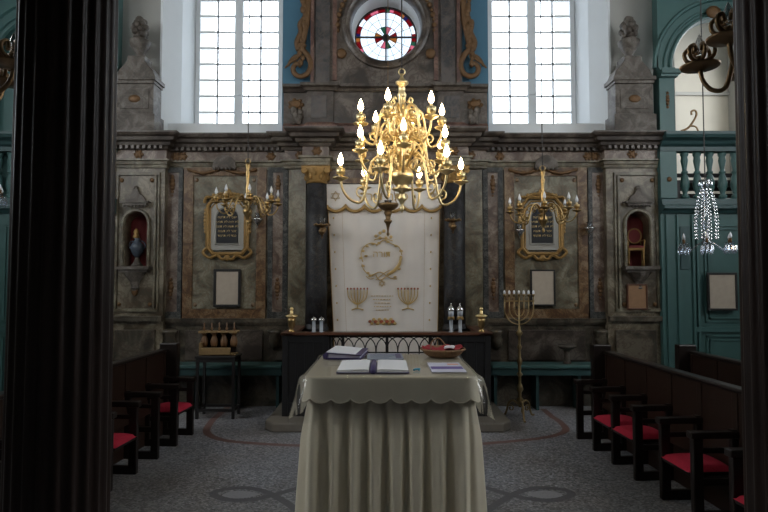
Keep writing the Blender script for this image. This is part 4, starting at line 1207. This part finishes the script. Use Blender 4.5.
def skirt(u, v):
    s = u * TOT; z = TZ - .10 - v * (TZ - .112)
    w = min(1, v * 3)
    ph = s / .152 * 2 * PI + .9 * math.sin(s * 3.1) + .5 * math.sin(s * 7.3)
    pl = math.sin(ph) + .35 * math.sin(2.1 * ph + 1) + .25 * math.sin(s * 5)
    off = -.040 + .034 * w + .036 * v + (.010 + .032 * v ** .6) * pl
    p, n, _ = perim(u, off); return (p.x, p.y, z)
MB().grid(skirt, 360, 20, True).build('pleated_skirt', 'linen', t, True)
def topc(u, v):
    if v < .25: p, n, s = perim(u, -.05 + .05 * v / .25 * .86); r = v / .25; return (p.x, p.y, TZ + .006 - .001 * r)
    q = (v - .25) / .75
    an = min(1, q * 10) * PI / 2
    s = u * TOT; sc = abs(math.sin(PI * s / .133)) ** .6
    drop = .128 + .036 * sc
    off = -.007 + .012 * math.sin(an) + .012 * q + .003 * math.sin(s * 9) * q + .010 * q
    z = TZ + .005 - (1 - math.cos(an)) * .010 - max(0, q - .1) / .9 * drop
    p, n, _ = perim(u, off); return (p.x, p.y, z)
tc = MB().grid(topc, 360, 20, True)
o = len(tc.v); tc.f.append(list(range(359, -1, -1))); tc.m.append(0)
tc.build('scalloped_top', 'linen', t, True)
hem = [Vector(topc(i / 360, 1)) + Vector((0, 0, -.0)) for i in range(360)]
MB().tube(hem, .0045, 5, cyc=True).build('hem', 'linen', t, True)

# clear plastic over it
def plas(u, v):
    if v < .2: p, n, s = perim(u, -.06 + .07 * v / .2); return (p.x, p.y, TZ + .0095)
    q = (v - .2) / .8; s = u * TOT
    # closeness to a corner of the table: the sheet stands off in a cone there
    cs = [(HA - .02, -HB + .02), (HA - .02, HB - .02), (-HA + .02, HB - .02), (-HA + .02, -HB + .02)]
    p0, n, _ = perim(u, 0)
    k = max(math.exp(-((p0.x - c[0]) ** 2 + (p0.y - c[1]) ** 2) / .004) for c in cs)
    k2 = max(math.exp(-((p0.x - c[0]) ** 2 + (p0.y - c[1]) ** 2) / .05) for c in cs)
    an = min(1, q * 7) * PI / 2
    off = .008 + .016 * math.sin(an) + .018 * q + .11 * k * q ** .9 - .012 * (k2 - k) * q + .004 * math.sin(s * 9) * q
    z = TZ + .0095 - (1 - math.cos(an)) * .014 - max(0, q - 1 / 7) / (6 / 7) * (.265 + .02 * k + .006 * math.sin(s * 4))
    # sharp folds fanning down from each corner
    a_, b_ = HA - .07, HB - .07; cr = .07 * PI / 2
    for c0 in (a_ + cr / 2, a_ + cr * 1.5 + 2 * b_, TOT - a_ - cr * 1.5 - 2 * b_, TOT - a_ - cr / 2):
        for dd, am, wd in ((.02 + .06 * q, .034, .020), (.085 + .02 * q, .010, .012), (-.03 - .06 * q, .030, .020), (-.11 - .02 * q, .010, .012)):
            x = (s - c0 - dd) / wd
            off += am * q ** .7 * (1 - .45 * q) * math.exp(-abs(x) ** 1.5)
    p, n, _ = perim(u, off); return (p.x, p.y, z)
pm = MB().grid(plas, 1100, 22, True); pm.f.append(list(range(1099, -1, -1))); pm.m.append(0)
o = pm.build('plastic_cover', 'rain', None, True); o.location = (TX, TY, 0)
tag(o, 'clear plastic sheet over the cloth with corners sticking out', 'table cover')
ZT_ = TZ + .0125
def onT(px, py):
    "point of the table top seen there"
    u = (px - 384) / F; v = (256 - py) / F
    dz = math.sin(TH) + v * math.cos(TH); k = (ZT_ - EYE) / dz
    return Vector((u * k, k * (math.cos(TH) - v * math.sin(TH)), ZT_))
# open book
a, b = onT(336, 373.6), onT(409.5, 373.6); c_ = onT(372, 363)
cx, w, y0, y1 = (a.x + b.x) / 2, (b.x - a.x), a.y + .01, c_.y
t = thing('open_book', 'open binder with blank white pages and dark spine at the front of the table', 'book', (cx, (y0 + y1) / 2, ZT_)); hd = (y1 - y0) / 2
MB().box(-w / 2, w / 2, -hd, hd, 0, .005).build('cover', 'purple', t)
for s in (-1, 1):
    pts = [(s * .028, .005), (s * .03, .024), (s * .06, .028), (s * w * .3, .026), (s * (w / 2 - .006), .021), (s * (w / 2 - .006), .005)]
    MB().prism(pts, 'y', -hd + .005, hd - .005).build('page_block', 'paper', t)
MB().lathe([(.020, -hd + .01), (.020, hd - .01)], (0, 0, .012), 12, 'y').build('spine_rings', 'purple', t, True)
# purple folder, papers on it
a, b = onT(326, 359.5), onT(364, 359.5); c_ = onT(345, 352)
w = b.x - a.x; y0, y1 = a.y, c_.y; hd = (y1 - y0) / 2
t = thing('purple_book', 'thick purple covered book with white sheets on it at the back left of the table', 'book', ((a.x + b.x) / 2, (y0 + y1) / 2, ZT_), -.10)
MB().prism([(-w / 2, .004), (-w / 2 + .03, 0), (w / 2, 0), (w / 2, .012), (-w / 2 + .03, .012)], 'y', -hd, hd).prism([(-w / 2, .004), (-w / 2 + .03, .012), (-w / 2 + .04, .05), (-w / 2 + .015, .052), (-w / 2 - .008, .03)], 'y', -hd, hd).prism([(-w / 2 + .03, .045), (w / 2 - .02, .030), (w / 2, .030), (w / 2, .036), (-w / 2 + .03, .052)], 'y', -hd, hd).build('cover', 'purple', t)
MB().prism([(-w / 2 + .04, .012), (w / 2 - .01, .012), (w / 2 - .01, .029), (-w / 2 + .04, .044)], 'y', -hd + .01, hd - .01).build('page_block', 'lilac', t)
MB().prism([(-w / 2 + .02, .0535), (w / 2 - .05, .0365), (w / 2 - .05, .042), (-w / 2 + .02, .059)], 'y', -hd + .02, hd - .02).build('loose_sheet', 'paper', t)
# printed folder in the middle
a, b = onT(367, 360.5), onT(403, 360.5); c_ = onT(385, 355)
w = b.x - a.x; hd = (c_.y - a.y) / 2
t = thing('booklet', 'blue-grey printed booklet lying behind the open binder', 'booklet', ((a.x + b.x) / 2, (a.y + c_.y) / 2, ZT_), .03)
MB().box(-w / 2, w / 2, -hd, hd, 0, .010).build('pages', 'lilac', t)
MB().box(-w / 2 - .002, w / 2 + .002, -hd - .002, hd + .002, .010, .014).build('cover', 'bluegrey', t)
m = MB()
for k in range(4): m.box(-w * .42, w * (.1 + .09 * k), -hd * .7 + k * hd * .4, -hd * .62 + k * hd * .4, .014, .0146)
m.box(w * .3, w * .46, -hd * .8, hd * .8, .014, .0146)
m.build('print', 'purple', t)
# leaflet
a, b = onT(432, 372.5), onT(467, 372.5); c_ = onT(450, 363)
w = b.x - a.x; hd = (c_.y - a.y) / 2
t = thing('leaflet', 'white leaflet with a purple band at the right side of the table', 'leaflet', ((a.x + b.x) / 2, (a.y + c_.y) / 2, ZT_))
MB().box(-w / 2, w / 2, -hd, hd, 0, .004).build('sheet', 'lilac', t)
MB().box(-w * .46, w * .48, -hd * .42, hd * .10, .004, .0046).build('purple_band', 'purple_lt', t)
MB().box(w * .1, w * .44, hd * .45, hd * .72, .004, .0046).build('orange_print', 'orange', t)
# small blue pointer
a = onT(416.5, 370.5)
t = thing('blue_clip', 'small bright blue plastic clip beside the open binder', 'clip', a, .9)
MB().tube(spline([(-.03, 0, .008), (-.01, .012, .008), (.02, .005, .008), (.03, -.012, .008)], 4), .007, 6).build('body', 'cyan', t, True)
MB().ball((.0, -.022, .008), .008, 8).build('tip', 'cyan', t, True)
# basket
a, b = onT(425, 357), onT(459, 357); cc = onT(442.5, 356)
rx = .165
t = thing('basket', 'round wicker basket lined with red cloth at the back right of the table', 'basket', (cc.x, cc.y - .02, ZT_))
MB().lathe([(rx * .72, 0), (rx * .95, .025), (rx * 1.12, .062), (rx * 1.15, .066), (rx * 1.07, .064), (rx * .7, .02), (.001, .018)], (0, 0, 0), 36).build('bowl', 'wicker', t, True)
MB().tube([(rx * 1.12 * math.cos(k * PI / 18), rx * 1.12 * math.sin(k * PI / 18), .064) for k in range(36)], [.011 if k % 2 else .008 for k in range(36)], 6, cyc=True).build('rim', 'wicker', t, True)
MB().grid(lambda u, v: (rx * (.15 + .93 * v) * math.cos(2 * PI * u), rx * (.15 + .93 * v) * math.sin(2 * PI * u), .045 + .03 * v + .012 * math.sin(u * 44 + v * 5) * v + .008 * math.sin(u * 17)), 60, 6, True).build('red_lining', 'redcloth', t, True)
m = MB().tube(spline([(-.10, .02, .06), (-.09, .03, .12), (-.03, .04, .15), (.02, .02, .10), (.05, 0, .07)], 5), .006, 6); m.build('handle', 'wicker', t, True)
t2 = thing('folded_napkin', 'small white folded cloth lying in the red lined basket', 'cloth', (cc.x + .05, cc.y - .05, ZT_ + .07))
MB().ball((0, 0, .008), .034, 10, (1.3, 1, .55)).ball((.03, .02, .012), .02, 8, (1.2, 1, .7)).build('fold', 'paper', t2, True)

# ---- pews
def pew(s, seats, label, loc, rz, depth_back=.36, n=None):
    t = thing('pew', label, 'pew', loc, rz)
    S = .425; n = len(seats) + 1
    X = lambda x: s * x
    def B(m, x0, x1, y0, y1, z0, z1): a, b = sorted((X(x0), X(x1))); return m.box(a, b, y0, y1, z0, z1)
    first = None
    for k in range(n):
        if first is None:
            m = MB()
            B(m, 0, .36, -.025, .025, 0, .075); B(m, 0, .075, -.025, .025, .07, .60); B(m, .29, .36, -.025, .025, .07, .66)
            B(m, -.02, .36, -.035, .035, .60, .65); B(m, .05, .3, -.02, .02, .26, .31); B(m, .05, .32, -.018, .018, .49, .53)
            first = m.build('arm_panel', 'dark_wood', t, False, .008)
        else:
            c = first.copy(); col.objects.link(c); c.parent = t; c.location = (0, -k * S, 0)
    Lb = (n - 1) * S
    m = MB(); B(m, .34, .38, -Lb - .03, .0, 0, .93)
    for k in range(n): B(m, .33, .34, -k * S - .03, -k * S + .03, .60, .93)
    m.build('back_panel', 'bench_wood', t, False, .004)
    m = MB(); B(m, .31, .41, -Lb - .05, .0, .93, .965); m.build('back_rail', 'dark_wood', t, False, .012)
    m = MB(); B(m, .20, .41, -.0, .09, 0, 1.03); m.build('end_post', 'dark_wood', t, False, .012)
    sd = su = None
    for k, q in enumerate(seats):
        y = -(k + .5) * S
        if q:
            if sd is None:
                m = MB(); B(m, .0, .36, -S / 2 + .03, S / 2 - .03, .315, .345); sd = m.build('seat', 'dark_wood', t, False, .006)
                a = MB()
                def cu(u, v):
                    w = math.sin(PI * min(max(u, .0), 1)) ** .25 * math.sin(PI * v) ** .25
                    return (X(-.012 + .36 * v), -S / 2 + .032 + (S - .064) * u, .345 + .052 * w)
                a.grid(cu, 14, 14); a.build('cushion', 'cushion', sd, True); sd.location = (0, y, 0)
            else:
                c = sd.copy(); col.objects.link(c); c.parent = t; c.location = (0, y, 0)
                for g in sd.children: h = g.copy(); col.objects.link(h); h.parent = c
        else:
            if su is None:
                m = MB(); tilt = Matrix.Translation((X(.30), 0, .36)) @ Matrix.Rotation(s * math.radians(14), 4, 'Y')
                m.box(-.02, .02, -S / 2 + .035, S / 2 - .035, -.02, .40, tilt); su = m.build('tipped_seat', 'bench_wood', t, False, .008); su.location = (0, y, 0)
            else:
                c = su.copy(); col.objects.link(c); c.parent = t; c.location = (0, y, 0)
    return t
a = G(575, 439); b = G(659.5, 500)
ang = math.atan2(-(b.x - a.x), -(b.y - a.y)) * -1
pew(1, [0, 1, 1, 0, 1, 0, 1], 'dark wooden pew with red cushions nearest the desk on the right side', (a.x + .02, a.y, 0), ang)
pew(1, [0, 1, 1, 0, 1, 0, 1], 'second dark pew on the right, only its back seen behind the first', (a.x + .96, a.y - .02, 0), ang)
a = G(194, 435); b = G(138, 474)
ang2 = math.atan2((b.x - a.x), -(b.y - a.y))
pew(-1, [1, 0, 0, 1, 1, 0, 1], 'dark wooden pew with red cushions on the left side beside the left column', (a.x - .01, a.y, 0), ang2)

# ---- green benches along the end wall
def wallbench(x0, x1, label):
    t = thing('wall_bench', label, 'bench', ((x0 + x1) / 2, 7.74, 0)); w = (x1 - x0) / 2
    MB().box(-w, w, -.20, .15, .565, .61).build('seat', 'green', t, False, .01)
    MB().box(-w, w, -.165, -.14, .47, .565).build('apron', 'green_dark', t)
    k = 4
    for i in range(k):
        x = -w + .06 + (2 * w - .12) * i / (k - 1); MB().box(x - .02, x + .02, -.13, .12, 0, .565).build('support', 'green_dark', t)
    MB().box(-w, w, .12, .15, 0, .565).build('back_board', 'dado', t)
xa_, xb_ = P(176, 366, 7.6).x, P(282, 366, 7.6).x
wallbench(xa_ - .45, xb_, 'green painted bench along the marble wall left of the railing')
xa_, xb_ = P(491, 366, 7.6).x, P(600, 366, 7.6).x
wallbench(xa_, xb_ + .35, 'green painted bench along the marble wall right of the railing')

# ---- dark stand with a gilded rack
d = 7.28
x0, x1 = P(199, 352, d).x, P(239, 352, d).x; zt_ = P(220, 354.5, d).z
t = thing('side_table', 'thin black side table with open legs in front of the left wall', 'table', ((x0 + x1) / 2, d, 0)); w = (x1 - x0) / 2
MB().box(-w, w, -.17, .17, zt_ - .03, zt_).build('table_top', 'iron', t, False, .005)
MB().box(-w + .03, w - .03, -.155, .155, zt_ - .08, zt_ - .03).build('apron', 'iron', t)
for sx in (-1, 1):
    for sy in (-1, 1): MB().box(sx * (w - .03) - .017, sx * (w - .03) + .017, sy * .14 - .017, sy * .14 + .017, 0, zt_ - .03).build('leg', 'iron', t)
m = MB()
for sy in (-1, 1): m.box(-w + .03, w - .03, sy * .14 - .012, sy * .14 + .012, .09, .125)
for sx in (-1, 1): m.box(sx * (w - .03) - .012, sx * (w - .03) + .012, -.14, .14, .09, .125)
m.build('stretcher', 'iron', t)
h = P(220, 322, d).z - zt_
t = thing('gilded_rack', 'small gilded wooden rack with turned posts standing on the black side table', 'rack', ((x0 + x1) / 2 - .0, d, zt_)); w = .225
m = MB().box(-w, w, -.10, .10, 0, .02).box(-w + .03, w - .05, -.12, -.09, .01, .10).box(-w, -w + .03, -.11, .11, .0, .16)
M['rack_gold'] = mat('gilded_wood', (.26, .17, .075), .5, .1, .35, 18)
M['rack_brown'] = mat('brown_turned_wood', (.15, .075, .03), .45, 0, .35, 18)
m.build('front_board', 'rack_gold', t, False, .004)
for i in range(4):
    x = -w + .035 + i * (2 * w - .07) / 3
    MB().lathe([(.035, .10), (.045, .13), (.05, .17), (.035, .22), (.025, .25), (.045, .27), (.045, .285)], (x, .0, 0), 12).build('post', 'rack_brown', t, True)
MB().box(-w, w, -.07, .07, .285, .305).box(-w - .02, -w + .08, -.085, .085, .28, .31).box(w - .08, w + .02, -.085, .085, .28, .31).build('top_board', 'rack_gold', t, False, .004)
for i in range(5): MB().lathe([(.018, .305), (.01, .32), (.02, .34), (.008, .355), (.012, h - .02), (.0001, h)], (-w + .03 + i * (2 * w - .06) / 4, 0, 0), 8).build('finial', 'rack_brown', t, True)
MB().box(-w + .02, w - .02, .05, .07, .02, .285).build('back_board', 'dark_wood', t)

# ---- standing candelabrum
d = 7.2
p = P(520, 400, d); f = lambda y: P(520, y, d).z
t = thing('menorah', 'tall brass standing candelabrum with candle tips right of the railing', 'candelabrum', (p.x, d, 0))
MB().lathe([(.0001, .13), (.02, .14), (.03, .2), (.05, .23), (.02, .26), (.02, .32), (.045, .36), (.035, .40), (.018, .44), (.018, .52), (.04, .55), (.018, .58), (.022, .66), (.038, .72), (.02, .76), (.016, f(350)), (.035, f(347)), (.016, f(344)), (.018, f(336)), (.05, f(333)), (.02, f(330)), (.012, f(325)), (.012, f(296))], (0, 0, 0), 14).build('stem', 'menorah', t, True)
m = MB()
for k in range(3):
    a = -PI / 2 + k * 2 * PI / 3; pts = spline([(.02, 0, .17), (.09, 0, .21), (.15, 0, .17), (.17, 0, .09), (.20, 0, .02), (.24, 0, .012)], 4)
    rot = Matrix.Rotation(a, 3, 'Z')
    lg = MB().tube([rot @ q for q in pts], .014, 7).tube([rot @ Vector(q) for q in [(x, 0, z) for x, _, z in curl(.12, .11, .045, 0, 1.2)]], .009, 6)
    lg.build('leg', 'menorah', t, True)
for k in range(1, 5):
    r = k * .0565 - .028 if False else k * .062
    if k > 3: continue
    zc = f(318) + .0
    for s in (-1, 1):
        pts = [(s * r, 0, f(296)), (s * r, 0, f(309))] + [(s * r * math.cos(q * PI / 16), 0, f(309) - (r * .82 + .045) * math.sin(q * PI / 16)) for q in range(1, 9)]
        MB().tube(pts, .0078, 7).build('branch', 'menorah', t, True)
MB().box(-.195, .195, -.01, .01, f(301) - .008, f(301) + .008).build('cross_rail', 'menorah', t)
for k in range(-3, 4):
    MB().lathe([(.010, f(296) - .01), (.022, f(295)), (.022, f(294.2)), (.01, f(294))], (k * .062, 0, 0), 10).build('cup', 'menorah', t, True)
    MB().lathe([(.013, f(294.2)), (.016, f(292.5)), (.013, f(291)), (.0001, f(290))], (k * .062, 0, 0), 10).build('glass_tip', 'bulb_off', t, True)

# ---- stone holy-water like brackets on the wall benches
def bracket(px, y0, y1, d, label):
    p = P(px, y1, d); h = P(px, y0, d).z - p.z
    t = thing('stone_bracket', label, 'bracket', (p.x, d, p.z))
    MB().lathe([(.05, 0), (.055, .02), (.035, h * .3), (.04, h * .6), (.05, h * .75), (.11, h * .85), (.13, h * .93), (.13, h), (.05, h * .97)], (0, 0, 0), 16).build('basin', 'stucco', t, True)
    MB().box(-.06, .06, -.06, .06, -.012, .01).build('foot', 'stucco', t)
bracket(567, 345, 364, 7.72, 'small grey stone basin on the green bench at the right')
# ---- wrought iron scroll above the right parapet
c = P(688, 131, 7.85)
o = MB().tube(spline([P(681, 131, 7.85) - c, P(688, 128, 7.85) - c, P(693.5, 121, 7.85) - c, P(696.5, 114.5, 7.85) - c, P(695, 110.5, 7.85) - c, P(691.5, 111.5, 7.85) - c, P(691.5, 115, 7.85) - c], 5), .015, 8, (1, .7)).tube(spline([P(687, 128.5, 7.85) - c, P(691, 126, 7.85) - c, P(696, 127, 7.85) - c, P(698, 131, 7.85) - c], 5), .013, 8, (1, .7)).build('iron_scroll', 'bronze', None, True)
o.location = c; tag(o, 'curling wrought iron scroll standing on the green gallery parapet', 'ornament')
# ---- dark bench in the gallery seen through the balusters
def gseat(x, label):
    t = thing('gallery_bench', label, 'bench', (x, 8.75, 2.88))
    for k in range(5): MB().box(-.75, .75, .2, .225, .08 + .11 * k, .145 + .11 * k).build('back_slat', 'iron', t)
    MB().box(-.78, .78, -.2, .2, .36, .40).build('seat', 'iron', t)
    for sx in (-1, 1):
        MB().box(sx * .76 - .025, sx * .76 + .025, -.2, -.15, 0, .36).build('leg', 'iron', t); MB().box(sx * .76 - .025, sx * .76 + .025, .17, .23, 0, .64).build('leg', 'iron', t)
gseat(P(720, 180, 8.75).x, 'dark slatted bench behind the green gallery balusters on the right')

# ================================================================ light
wld = bpy.data.worlds.new('sky'); scene.world = wld; wld.use_nodes = True
bg = wld.node_tree.nodes['Background']; bg.inputs[0].default_value = (.84, .92, 1.0, 1); bg.inputs[1].default_value = 5.5
def area(name, loc, target, sx, sy, power, colr=(.86, .93, 1)):
    l = bpy.data.lights.new(name, 'AREA'); l.shape = 'RECTANGLE'; l.size = sx; l.size_y = sy; l.energy = power; l.color = colr
    o = bpy.data.objects.new(name, l); col.objects.link(o); o.location = loc
    o.rotation_euler = (Vector(target) - Vector(loc)).to_track_quat('-Z', 'Y').to_euler()
    return o
for s in (-1, 1):
    area('side_window_light', (s * 6.75, 4.4, 4.7), (0, 4.6, 1.5), 1.5, 3.2, 22, (1, .95, .88))
    area('side_window_light', (s * 6.75, 1.4, 4.7), (s * .4, 3.9, .7), 1.5, 3.2, 84, (1, .96, .90))
    area('gallery_window_light', (s * 6.75, 9.3, 5.0), (s * 5, 9.6, 4), 1.3, 2.6, 30, (1, .95, .88))
    area('rear_window_light', (s * 2.6, -3.6, 5.3), (0, 8, 3.5), 1.5, 2.4, 34, (1, .91, .80))
    p = area('window_portal', (s * 2.37, 9.06, 5.5), (s * 2.37, 0, 5.5), 1.35, 2.9, 1); p.data.cycles.is_portal = True
p = area('rose_portal', (RX, 8.5, RZ), (RX, 0, RZ), .95, .95, 1); p.data.cycles.is_portal = True
vs = scene.view_settings
vs.view_transform = 'Standard'; vs.look = 'None'; vs.gamma = 1; vs.exposure = 0; vs.use_curve_mapping = False
scene.cycles.max_bounces = 8; scene.cycles.transparent_max_bounces = 24
scene.cycles.use_denoising = True
scene.cycles.caustics_reflective = False; scene.cycles.caustics_refractive = False
scene.cycles.sample_clamp_indirect = 4
